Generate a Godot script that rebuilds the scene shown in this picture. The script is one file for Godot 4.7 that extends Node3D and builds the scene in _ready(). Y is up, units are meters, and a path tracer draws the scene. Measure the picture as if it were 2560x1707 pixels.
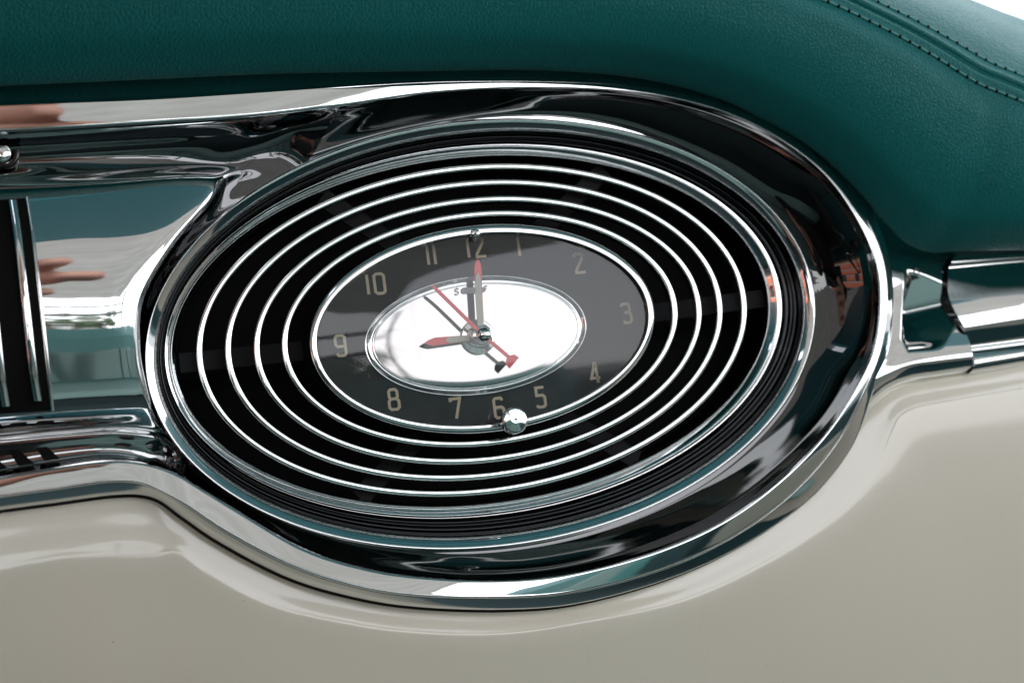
extends Node3D
# A close-up of a car's dashboard clock. Dash frame: x along the dash, y up, z towards the seats.
# Shapes are laid out in millimetres; commit() turns them to metres.

const TAU2 := TAU
var M := {}


# ---------------------------------------------------------------- curves (mm)
func pts(a: Array) -> PackedVector3Array:
	var p := PackedVector3Array()
	for i in range(0, a.size(), 3):
		p.append(Vector3(a[i], a[i + 1], a[i + 2]))
	return p


func cr(a: Vector3, b: Vector3, c: Vector3, d: Vector3, t: float) -> Vector3:
	return b.cubic_interpolate(c, a, d, t)


func spline(p: PackedVector3Array, per: int) -> PackedVector3Array:
	var o := PackedVector3Array()
	var n := p.size()
	for i in n - 1:
		var a: Vector3 = p[i - 1] if i > 0 else p[0] * 2.0 - p[1]
		var d: Vector3 = p[i + 2] if i + 2 < n else p[n - 1] * 2.0 - p[n - 2]
		for k in per:
			var t1 := sqrt(maxf(p[i].distance_to(p[i + 1]), 1e-4))
			var t0 := sqrt(maxf(p[i].distance_to(a), 1e-4))
			var t2 := t1 + sqrt(maxf(p[i + 1].distance_to(d), 1e-4))
			o.append(p[i].cubic_interpolate_in_time(p[i + 1], a, d, float(k) / per, t1, -t0, t2))
	o.append(p[n - 1])
	return o


func even(p: PackedVector3Array, n: int) -> PackedVector3Array:
	var total := 0.0
	for i in p.size() - 1:
		total += p[i].distance_to(p[i + 1])
	var o := PackedVector3Array()
	var i := 0
	var passed := 0.0
	for k in n:
		var want := total * k / (n - 1)
		while i < p.size() - 2 and passed + p[i].distance_to(p[i + 1]) < want:
			passed += p[i].distance_to(p[i + 1])
			i += 1
		o.append(p[i].lerp(p[i + 1], clampf((want - passed) / maxf(p[i].distance_to(p[i + 1]), 1e-6), 0.0, 1.0)))
	return o


func oval(e: Array, n: int, grow := 0.0) -> PackedVector3Array:
	var o := PackedVector3Array()
	for k in n:
		o.append(oval_at(e, TAU * k / n, grow))
	return o


func oval_at(e: Array, t: float, grow := 0.0) -> Vector3:
	var r := deg_to_rad(e[4])
	var p := Vector2((e[2] + grow) * cos(t), (e[3] + grow) * sin(t)).rotated(r)
	return Vector3(e[0] + p.x, e[1] + p.y, e[5])


func oval_angle(e: Array, p: Vector3) -> float:
	var q := Vector2(p.x - e[0], p.y - e[1]).rotated(-deg_to_rad(e[4]))
	return atan2(q.y / e[3], q.x / e[2])


func at_z(p: PackedVector3Array, z: float) -> PackedVector3Array:
	var o := PackedVector3Array()
	for q in p:
		o.append(Vector3(q.x, q.y, z))
	return o


func mix(a: PackedVector3Array, b: PackedVector3Array, t: float, dz := 0.0) -> PackedVector3Array:
	var o := PackedVector3Array()
	for i in a.size():
		o.append(a[i].lerp(b[i], t) + Vector3(0, 0, dz))
	return o


func weave(keys: Array, per: int) -> Array:
	# smooth rows through the key rows
	var rows := []
	var n := keys.size()
	for i in n - 1:
		for k in per:
			var row := PackedVector3Array()
			for j in keys[i].size():
				var b: Vector3 = keys[i][j]
				var c: Vector3 = keys[i + 1][j]
				var a: Vector3 = keys[i - 1][j] if i > 0 else b * 2.0 - c
				var d: Vector3 = keys[i + 2][j] if i + 2 < n else c * 2.0 - b
				row.append(cr(a, b, c, d, float(k) / per))
			rows.append(row)
	rows.append(keys[n - 1])
	return rows


# ---------------------------------------------------------------- meshes
class Shell:
	var v := PackedVector3Array()
	var n := PackedVector3Array()
	var uv := PackedVector2Array()
	var col := PackedColorArray()
	var ix := PackedInt32Array()

	func sheet(rows: Array, closed := false, towards := Vector3(0, 0, 1)) -> void:
		# rows of points to one smooth sheet; its normals agree with «towards» on the whole
		var R := rows.size()
		var K: int = rows[0].size()
		var base := v.size()
		var sum := 0.0
		var ns := PackedVector3Array()
		for i in R:
			for j in K:
				var a: Vector3 = rows[maxi(i - 1, 0)][j]
				var b: Vector3 = rows[mini(i + 1, R - 1)][j]
				var c: Vector3 = rows[i][(j - 1 + K) % K] if closed else rows[i][maxi(j - 1, 0)]
				var d: Vector3 = rows[i][(j + 1) % K] if closed else rows[i][mini(j + 1, K - 1)]
				var q := (b - a).cross(d - c)
				q = q.normalized() if q.length() > 1e-12 else towards
				sum += q.dot(towards)
				ns.append(q)
				v.append(rows[i][j])
				uv.append(Vector2(float(j) / K, float(i) / R))
		var s := 1.0 if sum >= 0.0 else -1.0
		for q in ns:
			n.append(q * s)
		for i in R - 1:
			for j in (K if closed else K - 1):
				var a := base + i * K + j
				var b := base + i * K + (j + 1) % K
				var c := a + K
				var d := b + K
				if s > 0:
					ix.append_array([a, b, c, b, d, c])
				else:
					ix.append_array([a, c, b, b, c, d])

	func face(p: PackedVector3Array, tri: PackedInt32Array, normal: Vector3) -> void:
		var base := v.size()
		for q in p:
			v.append(q)
			n.append(normal)
			uv.append(Vector2(q.x, q.y) * 0.05)
		for k in range(0, tri.size(), 3):
			var a := p[tri[k]]
			var g := (p[tri[k + 1]] - a).cross(p[tri[k + 2]] - a)
			if g.dot(normal) < 0.0:
				ix.append_array([base + tri[k], base + tri[k + 1], base + tri[k + 2]])
			else:
				ix.append_array([base + tri[k], base + tri[k + 2], base + tri[k + 1]])

	func commit(scale := 0.001) -> ArrayMesh:
		var a := []
		a.resize(Mesh.ARRAY_MAX)
		var w := PackedVector3Array()
		for q in v:
			w.append(q * scale)
		a[Mesh.ARRAY_VERTEX] = w
		a[Mesh.ARRAY_NORMAL] = n
		a[Mesh.ARRAY_TEX_UV] = uv
		if col.size() == v.size():
			a[Mesh.ARRAY_COLOR] = col
		a[Mesh.ARRAY_INDEX] = ix
		var m := ArrayMesh.new()
		m.add_surface_from_arrays(Mesh.PRIMITIVE_TRIANGLES, a)
		return m


func one(rows: Array, closed := false, towards := Vector3(0, 0, 1)) -> ArrayMesh:
	var s := Shell.new()
	s.sheet(rows, closed, towards)
	return s.commit()


func plate(outline: PackedVector3Array, thick: float, bevel := 0.0) -> ArrayMesh:
	# a flat piece: the outline is its upper face, the lower lies «thick» behind
	var s := Shell.new()
	plate_into(s, outline, thick, bevel)
	return s.commit()


func plate_into(s: Shell, outline: PackedVector3Array, thick: float, bevel := 0.0) -> void:
	var flat := PackedVector2Array()
	for q in outline:
		flat.append(Vector2(q.x, q.y))
	var top := outline
	if bevel > 0.0:
		var inner := Geometry2D.offset_polygon(flat, -bevel, Geometry2D.JOIN_MITER)
		if inner.size() == 1 and inner[0].size() == flat.size():
			top = PackedVector3Array()
			var sh := 0
			var best := INF
			for k in flat.size():
				var dd := 0.0
				for j in flat.size():
					dd += inner[0][(j + k) % flat.size()].distance_to(flat[j])
				if dd < best:
					best = dd
					sh = k
			for j in flat.size():
				var q: Vector2 = inner[0][(j + sh) % flat.size()]
				top.append(Vector3(q.x, q.y, outline[j].z))
	var tf := PackedVector2Array()
	for q in top:
		tf.append(Vector2(q.x, q.y))
	var tri := Geometry2D.triangulate_polygon(tf)
	s.face(top, tri, Vector3(0, 0, 1))
	var low := PackedVector3Array()
	for q in outline:
		low.append(q - Vector3(0, 0, thick))
	var mid := PackedVector3Array()
	for q in outline:
		mid.append(q - Vector3(0, 0, bevel * 0.7))
	var rtri := tri.duplicate()
	s.face(low, rtri, Vector3(0, 0, -1))
	var centre := Vector3.ZERO
	for q in outline:
		centre += q / outline.size()
	var N := outline.size()
	var clockwise := Geometry2D.is_polygon_clockwise(flat)
	for j in N:
		var k := (j + 1) % N
		var edge := outline[k] - outline[j]
		var nrm := Vector3(edge.y, -edge.x, 0).normalized()
		nrm = -nrm if clockwise else nrm
		s.face(PackedVector3Array([mid[j], mid[k], low[k], low[j]]), PackedInt32Array([0, 1, 2, 0, 2, 3]), nrm)
		if bevel > 0.0:
			s.face(PackedVector3Array([top[j], top[k], mid[k], mid[j]]), PackedInt32Array([0, 1, 2, 0, 2, 3]), (nrm + Vector3(0, 0, 1)).normalized())


func ribbon_into(s: Shell, path: PackedVector2Array, width: float, z: float, thick: float, closed := false) -> void:
	# a stroke of even width with mitred corners
	var L := PackedVector2Array()
	var R := PackedVector2Array()
	var n := path.size()
	for i in n:
		var a := path[(i - 1 + n) % n] if closed or i > 0 else path[i]
		var b := path[(i + 1) % n] if closed or i < n - 1 else path[i]
		var d1 := (path[i] - a).normalized() if a != path[i] else (b - path[i]).normalized()
		var d2 := (b - path[i]).normalized() if b != path[i] else d1
		var m := (d1 + d2).normalized()
		var w := width / 2.0 / maxf(m.dot(d1), 0.45)
		L.append(path[i] + m.orthogonal() * w)
		R.append(path[i] - m.orthogonal() * w)
	var lift := func(q: Vector2, h: float) -> Vector3: return Vector3(q.x, q.y, h)
	for i in (n if closed else n - 1):
		var k := (i + 1) % n
		var quad := PackedVector3Array([lift.call(L[i], z), lift.call(L[k], z), lift.call(R[k], z), lift.call(R[i], z)])
		s.face(quad, PackedInt32Array([0, 1, 2, 0, 2, 3]), Vector3(0, 0, 1))
		for side in [[L, 1.0], [R, -1.0]]:
			var e: Vector2 = side[0][k] - side[0][i]
			var nn: Vector2 = e.normalized().orthogonal() * side[1]
			s.face(PackedVector3Array([lift.call(side[0][i], z), lift.call(side[0][k], z), lift.call(side[0][k], z - thick), lift.call(side[0][i], z - thick)]), PackedInt32Array([0, 1, 2, 0, 2, 3]), Vector3(nn.x, nn.y, 0))


func lathe_into(s: Shell, profile: Array, n := 40) -> void:
	# profile of [radius, z] from the rim to the middle, about the z axis
	var rows := []
	for q in profile:
		var row := PackedVector3Array()
		for k in n:
			row.append(Vector3(maxf(q[0], 0.0005) * cos(TAU * k / n), maxf(q[0], 0.0005) * sin(TAU * k / n), q[1]))
		rows.append(row)
	s.sheet(rows, true)


func tube(path: PackedVector3Array, radius: float, n := 10, squash := 1.0) -> Array:
	var rows := []
	for i in path.size():
		var d := (path[mini(i + 1, path.size() - 1)] - path[maxi(i - 1, 0)]).normalized()
		var side := d.cross(Vector3(0, 0, 1)).normalized()
		var up := side.cross(d)
		var row := PackedVector3Array()
		for k in n:
			row.append(path[i] + (side * cos(TAU * k / n) + up * sin(TAU * k / n) * squash) * radius)
		rows.append(row)
	return rows


func box_mesh(size: Vector3, round_ := 0.0) -> ArrayMesh:
	# a box in metres with chamfered edges
	var st := SurfaceTool.new()
	st.begin(Mesh.PRIMITIVE_TRIANGLES)
	st.set_smooth_group(-1)
	var h := size / 2.0
	var c := minf(round_, minf(h.x, minf(h.y, h.z)) * 0.9)
	var corner := func(x: float, y: float, z: float, axis: int) -> Vector3:
		var p := Vector3(x * (h.x - c), y * (h.y - c), z * (h.z - c))
		p[axis] += [x, y, z][axis] * c
		return p
	var quad := func(a: Vector3, b: Vector3, d: Vector3, e: Vector3) -> void:
		var out := (a + b + d + e)
		var g := (b - a).cross(d - a)
		var q := [a, b, d, a, d, e] if g.dot(out) < 0 else [a, d, b, a, e, d]
		for p in q:
			st.add_vertex(p)
	for axis in 3:
		var o1 := (axis + 1) % 3
		var o2 := (axis + 2) % 3
		for s in [-1.0, 1.0]:
			var ps := []
			for uv in [[-1.0, -1.0], [1.0, -1.0], [1.0, 1.0], [-1.0, 1.0]]:
				var k := [0.0, 0.0, 0.0]
				k[axis] = s
				k[o1] = uv[0]
				k[o2] = uv[1]
				ps.append(corner.call(k[0], k[1], k[2], axis))
			quad.call(ps[0], ps[1], ps[2], ps[3])
	if c > 0.0:
		for axis in 3:
			var o1 := (axis + 1) % 3
			var o2 := (axis + 2) % 3
			for s1 in [-1.0, 1.0]:
				for s2 in [-1.0, 1.0]:
					var ps := []
					for e in [[-1.0, o1], [1.0, o1], [1.0, o2], [-1.0, o2]]:
						var k := [0.0, 0.0, 0.0]
						k[axis] = e[0]
						k[o1] = s1
						k[o2] = s2
						ps.append(corner.call(k[0], k[1], k[2], e[1]))
					quad.call(ps[0], ps[1], ps[2], ps[3])
		for x in [-1.0, 1.0]:
			for y in [-1.0, 1.0]:
				for z in [-1.0, 1.0]:
					var a: Vector3 = corner.call(x, y, z, 0)
					var b: Vector3 = corner.call(x, y, z, 1)
					var d: Vector3 = corner.call(x, y, z, 2)
					var q := [a, b, d] if (b - a).cross(d - a).dot(a + b + d) < 0 else [a, d, b]
					for p in q:
						st.add_vertex(p)
	st.generate_normals()
	return st.commit()


# ---------------------------------------------------------------- nodes
func obj(called: String, mesh: Mesh, mat: Material, parent: Node = self, at := Vector3.ZERO) -> MeshInstance3D:
	var o := MeshInstance3D.new()
	o.name = called
	o.mesh = mesh
	o.material_override = mat
	o.position = at
	parent.add_child(o, true)
	return o


func tag(o: Node, label: String, category: String, group := "") -> Node:
	o.set_meta("label", label)
	o.set_meta("category", category)
	if group:
		o.set_meta("group", group)
	return o


func thing(called: String, label: String, category: String, at := Vector3.ZERO) -> Node3D:
	var o := Node3D.new()
	o.name = called
	o.position = at
	add_child(o, true)
	tag(o, label, category)
	return o


func structure(o: Node) -> void:
	o.set_meta("kind", "structure")


# ---------------------------------------------------------------- materials
func noise_tex(kind: int, freq: float, size: int, ramp: Array = [], normal := 0.0, seed_ := 1, octaves := 3) -> NoiseTexture2D:
	var f := FastNoiseLite.new()
	f.noise_type = kind
	f.frequency = freq
	f.seed = seed_
	f.fractal_octaves = octaves
	if kind == FastNoiseLite.TYPE_CELLULAR:
		f.cellular_return_type = FastNoiseLite.RETURN_DISTANCE2_SUB
		f.cellular_jitter = 1.0
		f.fractal_type = FastNoiseLite.FRACTAL_NONE
	var t := NoiseTexture2D.new()
	t.width = size
	t.height = size
	t.seamless = true
	t.noise = f
	if normal > 0.0:
		t.as_normal_map = true
		t.bump_strength = normal
	elif ramp:
		var g := Gradient.new()
		g.offsets = PackedFloat32Array([0.0, 1.0])
		g.colors = PackedColorArray(ramp)
		t.color_ramp = g
	return t


func mat(color: Color, rough: float, metal := 0.0) -> StandardMaterial3D:
	var m := StandardMaterial3D.new()
	m.albedo_color = color.linear_to_srgb()
	m.roughness = rough
	m.metallic = metal
	return m


func triplanar(m: StandardMaterial3D, scale: float) -> void:
	m.uv1_triplanar = true
	m.uv1_world_triplanar = true
	m.uv1_scale = Vector3.ONE * scale


func speck_tex(many: int, big: int) -> ImageTexture:
	# clean plating with sparse pits and dust
	var rng := RandomNumberGenerator.new()
	rng.seed = 5
	var im := Image.create(1024, 1024, false, Image.FORMAT_RGB8)
	im.fill(Color(1, 1, 1))
	for k in many:
		var x := rng.randi_range(4, 1016)
		var y := rng.randi_range(4, 1018)
		var g := rng.randf_range(0.25, 0.75)
		var r := rng.randi_range(1, big)
		for dx in r:
			for dy in r:
				if rng.randf() < 0.8:
					im.set_pixel(x + dx, y + dy, Color(g, g * 0.97, g * 0.93))
	return ImageTexture.create_from_image(im)


func paint_tex() -> ImageTexture:
	# aged enamel: a few yellowed spots, dust specks and hairline scuffs
	var rng := RandomNumberGenerator.new()
	rng.seed = 31
	var im := Image.create(1024, 1024, false, Image.FORMAT_RGB8)
	im.fill(Color(1, 1, 1))
	for k in 26:
		var x := rng.randi_range(6, 1012)
		var y := rng.randi_range(6, 1012)
		var r := rng.randi_range(1, 3)
		var c: Color = [Color(0.92, 0.86, 0.68), Color(0.78, 0.74, 0.66), Color(0.94, 0.91, 0.84)][rng.randi_range(0, 2)]
		for dx in r:
			for dy in r:
				im.set_pixel(x + dx, y + dy, c)
	for k in 18:
		var p := Vector2(rng.randf() * 1024, rng.randf() * 1024)
		var a := rng.randf() * TAU
		for s in rng.randi_range(20, 120):
			im.set_pixel(posmod(int(p.x), 1024), posmod(int(p.y), 1024), Color(0.965, 0.96, 0.95))
			p += Vector2.from_angle(a)
	return ImageTexture.create_from_image(im)


func scratch_tex() -> ImageTexture:
	# roughness: mostly smooth, fine wiping scratches a little rougher
	var rng := RandomNumberGenerator.new()
	rng.seed = 9
	var im := Image.create(1024, 1024, false, Image.FORMAT_RGB8)
	im.fill(Color(0.1, 0.1, 0.1))
	for k in 260:
		var p := Vector2(rng.randf() * 1024, rng.randf() * 1024)
		var a := rng.randf() * TAU
		var bend := rng.randf_range(-0.01, 0.01)
		var g := rng.randf_range(0.16, 0.4)
		for s in rng.randi_range(15, 110):
			im.set_pixel(posmod(int(p.x), 1024), posmod(int(p.y), 1024), Color(g, g, g))
			p += Vector2.from_angle(a)
			a += bend
	return ImageTexture.create_from_image(im)


func materials() -> void:
	var specks := speck_tex(90, 2)
	var pits := speck_tex(380, 5)
	var scratches := scratch_tex()
	var ripple := noise_tex(FastNoiseLite.TYPE_SIMPLEX_SMOOTH, 0.006, 512, [], 1.2, 3, 2)
	var c := mat(Color(0.80, 0.82, 0.82), 0.32, 1.0)
	c.albedo_texture = specks
	c.roughness_texture = scratches
	c.normal_enabled = true
	c.normal_texture = ripple
	c.normal_scale = 0.10
	triplanar(c, 14.0)
	M.chrome = c
	var c2 := mat(Color(0.78, 0.80, 0.80), 0.5, 1.0)
	c2.albedo_texture = pits
	c2.roughness_texture = scratches
	triplanar(c2, 22.0)
	M.chrome_worn = c2
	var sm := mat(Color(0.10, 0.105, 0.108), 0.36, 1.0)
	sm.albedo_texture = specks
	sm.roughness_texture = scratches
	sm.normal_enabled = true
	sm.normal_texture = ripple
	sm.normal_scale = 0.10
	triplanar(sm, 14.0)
	M.dark_metal = sm  # metal coloured dark, base for the tones below
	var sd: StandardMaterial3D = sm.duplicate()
	sd.albedo_color = Color(0.05, 0.052, 0.054).linear_to_srgb()  # one even darker tone for the grooves
	M.groove_dark = sd
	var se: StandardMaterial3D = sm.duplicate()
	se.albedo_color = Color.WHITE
	se.vertex_color_use_as_albedo = true  # chrome whose recess shade is painted in by vertex colour
	M.shade_chrome = se
	var mi := mat(Color(0.36, 0.345, 0.34), 0.55, 1.0)
	mi.albedo_texture = specks
	mi.roughness_texture = scratches
	triplanar(mi, 22.0)
	M.mirror = mi
	# leather
	var l := mat(Color(0.009, 0.142, 0.141), 0.44)
	l.metallic_specular = 0.28
	l.normal_enabled = true
	l.normal_texture = leather_normal()
	l.normal_scale = 1.25
	triplanar(l, 18.0)
	M.leather = l
	var th := mat(Color(0.05, 0.24, 0.22), 0.55)
	M.thread = th
	# paint
	var p := mat(Color(0.72, 0.668, 0.55), 0.25)
	p.clearcoat_enabled = true
	p.clearcoat = 1.0
	p.clearcoat_roughness = 0.05
	p.metallic_specular = 0.6
	p.albedo_texture = paint_tex()
	p.normal_enabled = true
	p.normal_texture = noise_tex(FastNoiseLite.TYPE_SIMPLEX_SMOOTH, 0.03, 512, [], 1.0, 14, 2)
	p.normal_scale = 0.06
	triplanar(p, 7.0)
	M.ivory = p
	M.black = mat(Color(0.004, 0.004, 0.004), 0.7)
	M.black.metallic_specular = 0.2
	M.spoke = mat(Color(0.017, 0.017, 0.018), 0.75)
	M.spoke.metallic_specular = 0.2
	var dial := mat(Color(0.006, 0.008, 0.009), 0.6)
	dial.metallic_specular = 0.2
	M.dial = dial
	M.gap_line = mat(Color(0.02, 0.012, 0.008), 0.8)
	M.gloss_black = mat(Color(0.004, 0.004, 0.005), 0.08)
	M.gold = mat(Color(0.42, 0.36, 0.24), 0.55)
	M.red = mat(Color(0.72, 0.022, 0.025), 0.35)
	M.lume = mat(Color(0.46, 0.47, 0.40), 0.7)
	M.underside = mat(Color(0.30, 0.30, 0.31), 0.5)
	var g := StandardMaterial3D.new()
	g.transparency = BaseMaterial3D.TRANSPARENCY_ALPHA
	g.albedo_color = Color(0.95, 0.97, 0.97, 0.03)
	g.roughness = 0.0
	M.glass = g
	M.skin = mat(Color(0.50, 0.26, 0.19), 0.5)
	M.jacket = mat(Color(0.006, 0.007, 0.008), 0.85)
	M.hair = mat(Color(0.02, 0.014, 0.01), 0.7)
	M.camera_black = mat(Color(0.01, 0.01, 0.011), 0.5)
	# the car round the camera
	var cl := mat(Color(0.80, 0.775, 0.74), 0.9)
	cl.albedo_texture = noise_tex(FastNoiseLite.TYPE_SIMPLEX_SMOOTH, 0.012, 512, [Color(0.86, 0.85, 0.84), Color(1, 1, 1)], 0.0, 12, 4)
	triplanar(cl, 1.6)
	cl.backlight_enabled = true
	cl.backlight = Color(0.62, 0.61, 0.60)  # translucency added to brighten the cloth
	M.cloth = cl
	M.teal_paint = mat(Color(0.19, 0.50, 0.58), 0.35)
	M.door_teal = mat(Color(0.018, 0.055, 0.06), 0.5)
	M.teal_light = mat(Color(0.16, 0.34, 0.33), 0.45)
	M.seat = mat(Color(0.05, 0.17, 0.16), 0.45)
	M.seat_pale = mat(Color(0.14, 0.225, 0.205), 0.45)
	M.added_insert = mat(Color(0.42, 0.40, 0.34), 0.5)
	M.terracotta = mat(Color(0.70, 0.20, 0.115), 0.8)
	M.cloth_band = mat(Color(0.45, 0.42, 0.36), 0.8)
	M.frame_grey = mat(Color(0.10, 0.11, 0.12), 0.4)
	M.bark = mat(Color(0.09, 0.07, 0.05), 0.9)
	M.leaves = [mat(Color(0.05, 0.10, 0.035), 0.6), mat(Color(0.07, 0.13, 0.04), 0.6)]
	M.carpet = mat(Color(0.008, 0.02, 0.022), 0.95)
	M.asphalt = mat(Color(0.22, 0.22, 0.21), 0.9)


func leather_normal() -> ImageTexture:
	# pebbled grain: cells with creased borders, at two sizes
	var a := FastNoiseLite.new()
	a.noise_type = FastNoiseLite.TYPE_CELLULAR
	a.cellular_return_type = FastNoiseLite.RETURN_DISTANCE2_SUB
	a.frequency = 0.045
	a.seed = 4
	a.fractal_type = FastNoiseLite.FRACTAL_NONE
	a.domain_warp_enabled = true
	a.domain_warp_amplitude = 14.0
	a.domain_warp_frequency = 0.03
	var b := FastNoiseLite.new()
	b.noise_type = FastNoiseLite.TYPE_SIMPLEX_SMOOTH
	b.frequency = 0.02
	b.seed = 6
	var ia := a.get_seamless_image(1024, 1024, false, false, 0.12)
	var ib := b.get_seamless_image(1024, 1024, false, false, 0.12)
	ia.convert(Image.FORMAT_L8)
	ib.convert(Image.FORMAT_L8)
	var da := ia.get_data()
	var db := ib.get_data()
	var d := PackedByteArray()
	d.resize(da.size())
	for i in da.size():
		var x := da[i] / 255.0
		d[i] = int(clampf((1.0 - pow(1.0 - clampf(x * 1.6, 0.0, 1.0), 3.0)) * 170.0 + db[i] * 0.3, 0.0, 255.0))
	var im := Image.create_from_data(1024, 1024, false, Image.FORMAT_L8, d)
	im.convert(Image.FORMAT_RGBA8)
	im.bump_map_to_normal_map(5.0)
	return ImageTexture.create_from_image(im)


# ================================================================ scene
func _ready() -> void:
	var cam := Camera3D.new()
	cam.name = "camera"
	cam.transform = Transform3D(Basis(Vector3(0.949116, -0.138080, 0.283042), Vector3(0.095170, 0.982491, 0.160172), Vector3(-0.300203, -0.125084, 0.945639)), Vector3(-0.13509, -0.05629, 0.42554))
	cam.fov = 23.4126
	cam.near = 0.01
	cam.far = 400.0
	var optics := CameraAttributesPhysical.new()
	optics.frustum_focal_length = 12.0 / tan(deg_to_rad(cam.fov / 2.0))
	optics.frustum_focus_distance = 0.445
	optics.frustum_near = 0.01
	optics.frustum_far = 400.0
	optics.exposure_aperture = 10.0
	cam.attributes = optics
	add_child(cam)
	cam.current = true
	var env := Environment.new()
	env.background_mode = Environment.BG_SKY
	var sm := ProceduralSkyMaterial.new()
	sm.sky_top_color = Color(0.86, 0.88, 0.92)
	sm.sky_horizon_color = Color(0.95, 0.95, 0.955)
	sm.sky_curve = 0.25
	sm.ground_bottom_color = Color(0.5, 0.5, 0.49)
	sm.ground_horizon_color = Color(0.8, 0.8, 0.8)
	sm.energy_multiplier = 3.0
	var sky := Sky.new()
	sky.sky_material = sm
	env.sky = sky
	env.tonemap_mode = Environment.TONE_MAPPER_LINEAR
	env.tonemap_exposure = 1.25
	env.sdfgi_enabled = true
	env.ssao_enabled = true
	env.ssil_enabled = true
	var we := WorldEnvironment.new()
	we.name = "environment"
	we.environment = env
	add_child(we)
	var sun := DirectionalLight3D.new()
	sun.name = "sun"
	sun.light_energy = 0.4
	sun.light_color = Color(1.0, 0.97, 0.93)
	sun.light_angular_distance = 12.0
	sun.shadow_enabled = true
	sun.rotation_degrees = Vector3(-52, 150, 0)
	add_child(sun)
	materials()
	surroundings()
	photographer()
	lower_panel()
	casting()
	grille()
	clock()
	trim_strip()
	pad()


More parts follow.
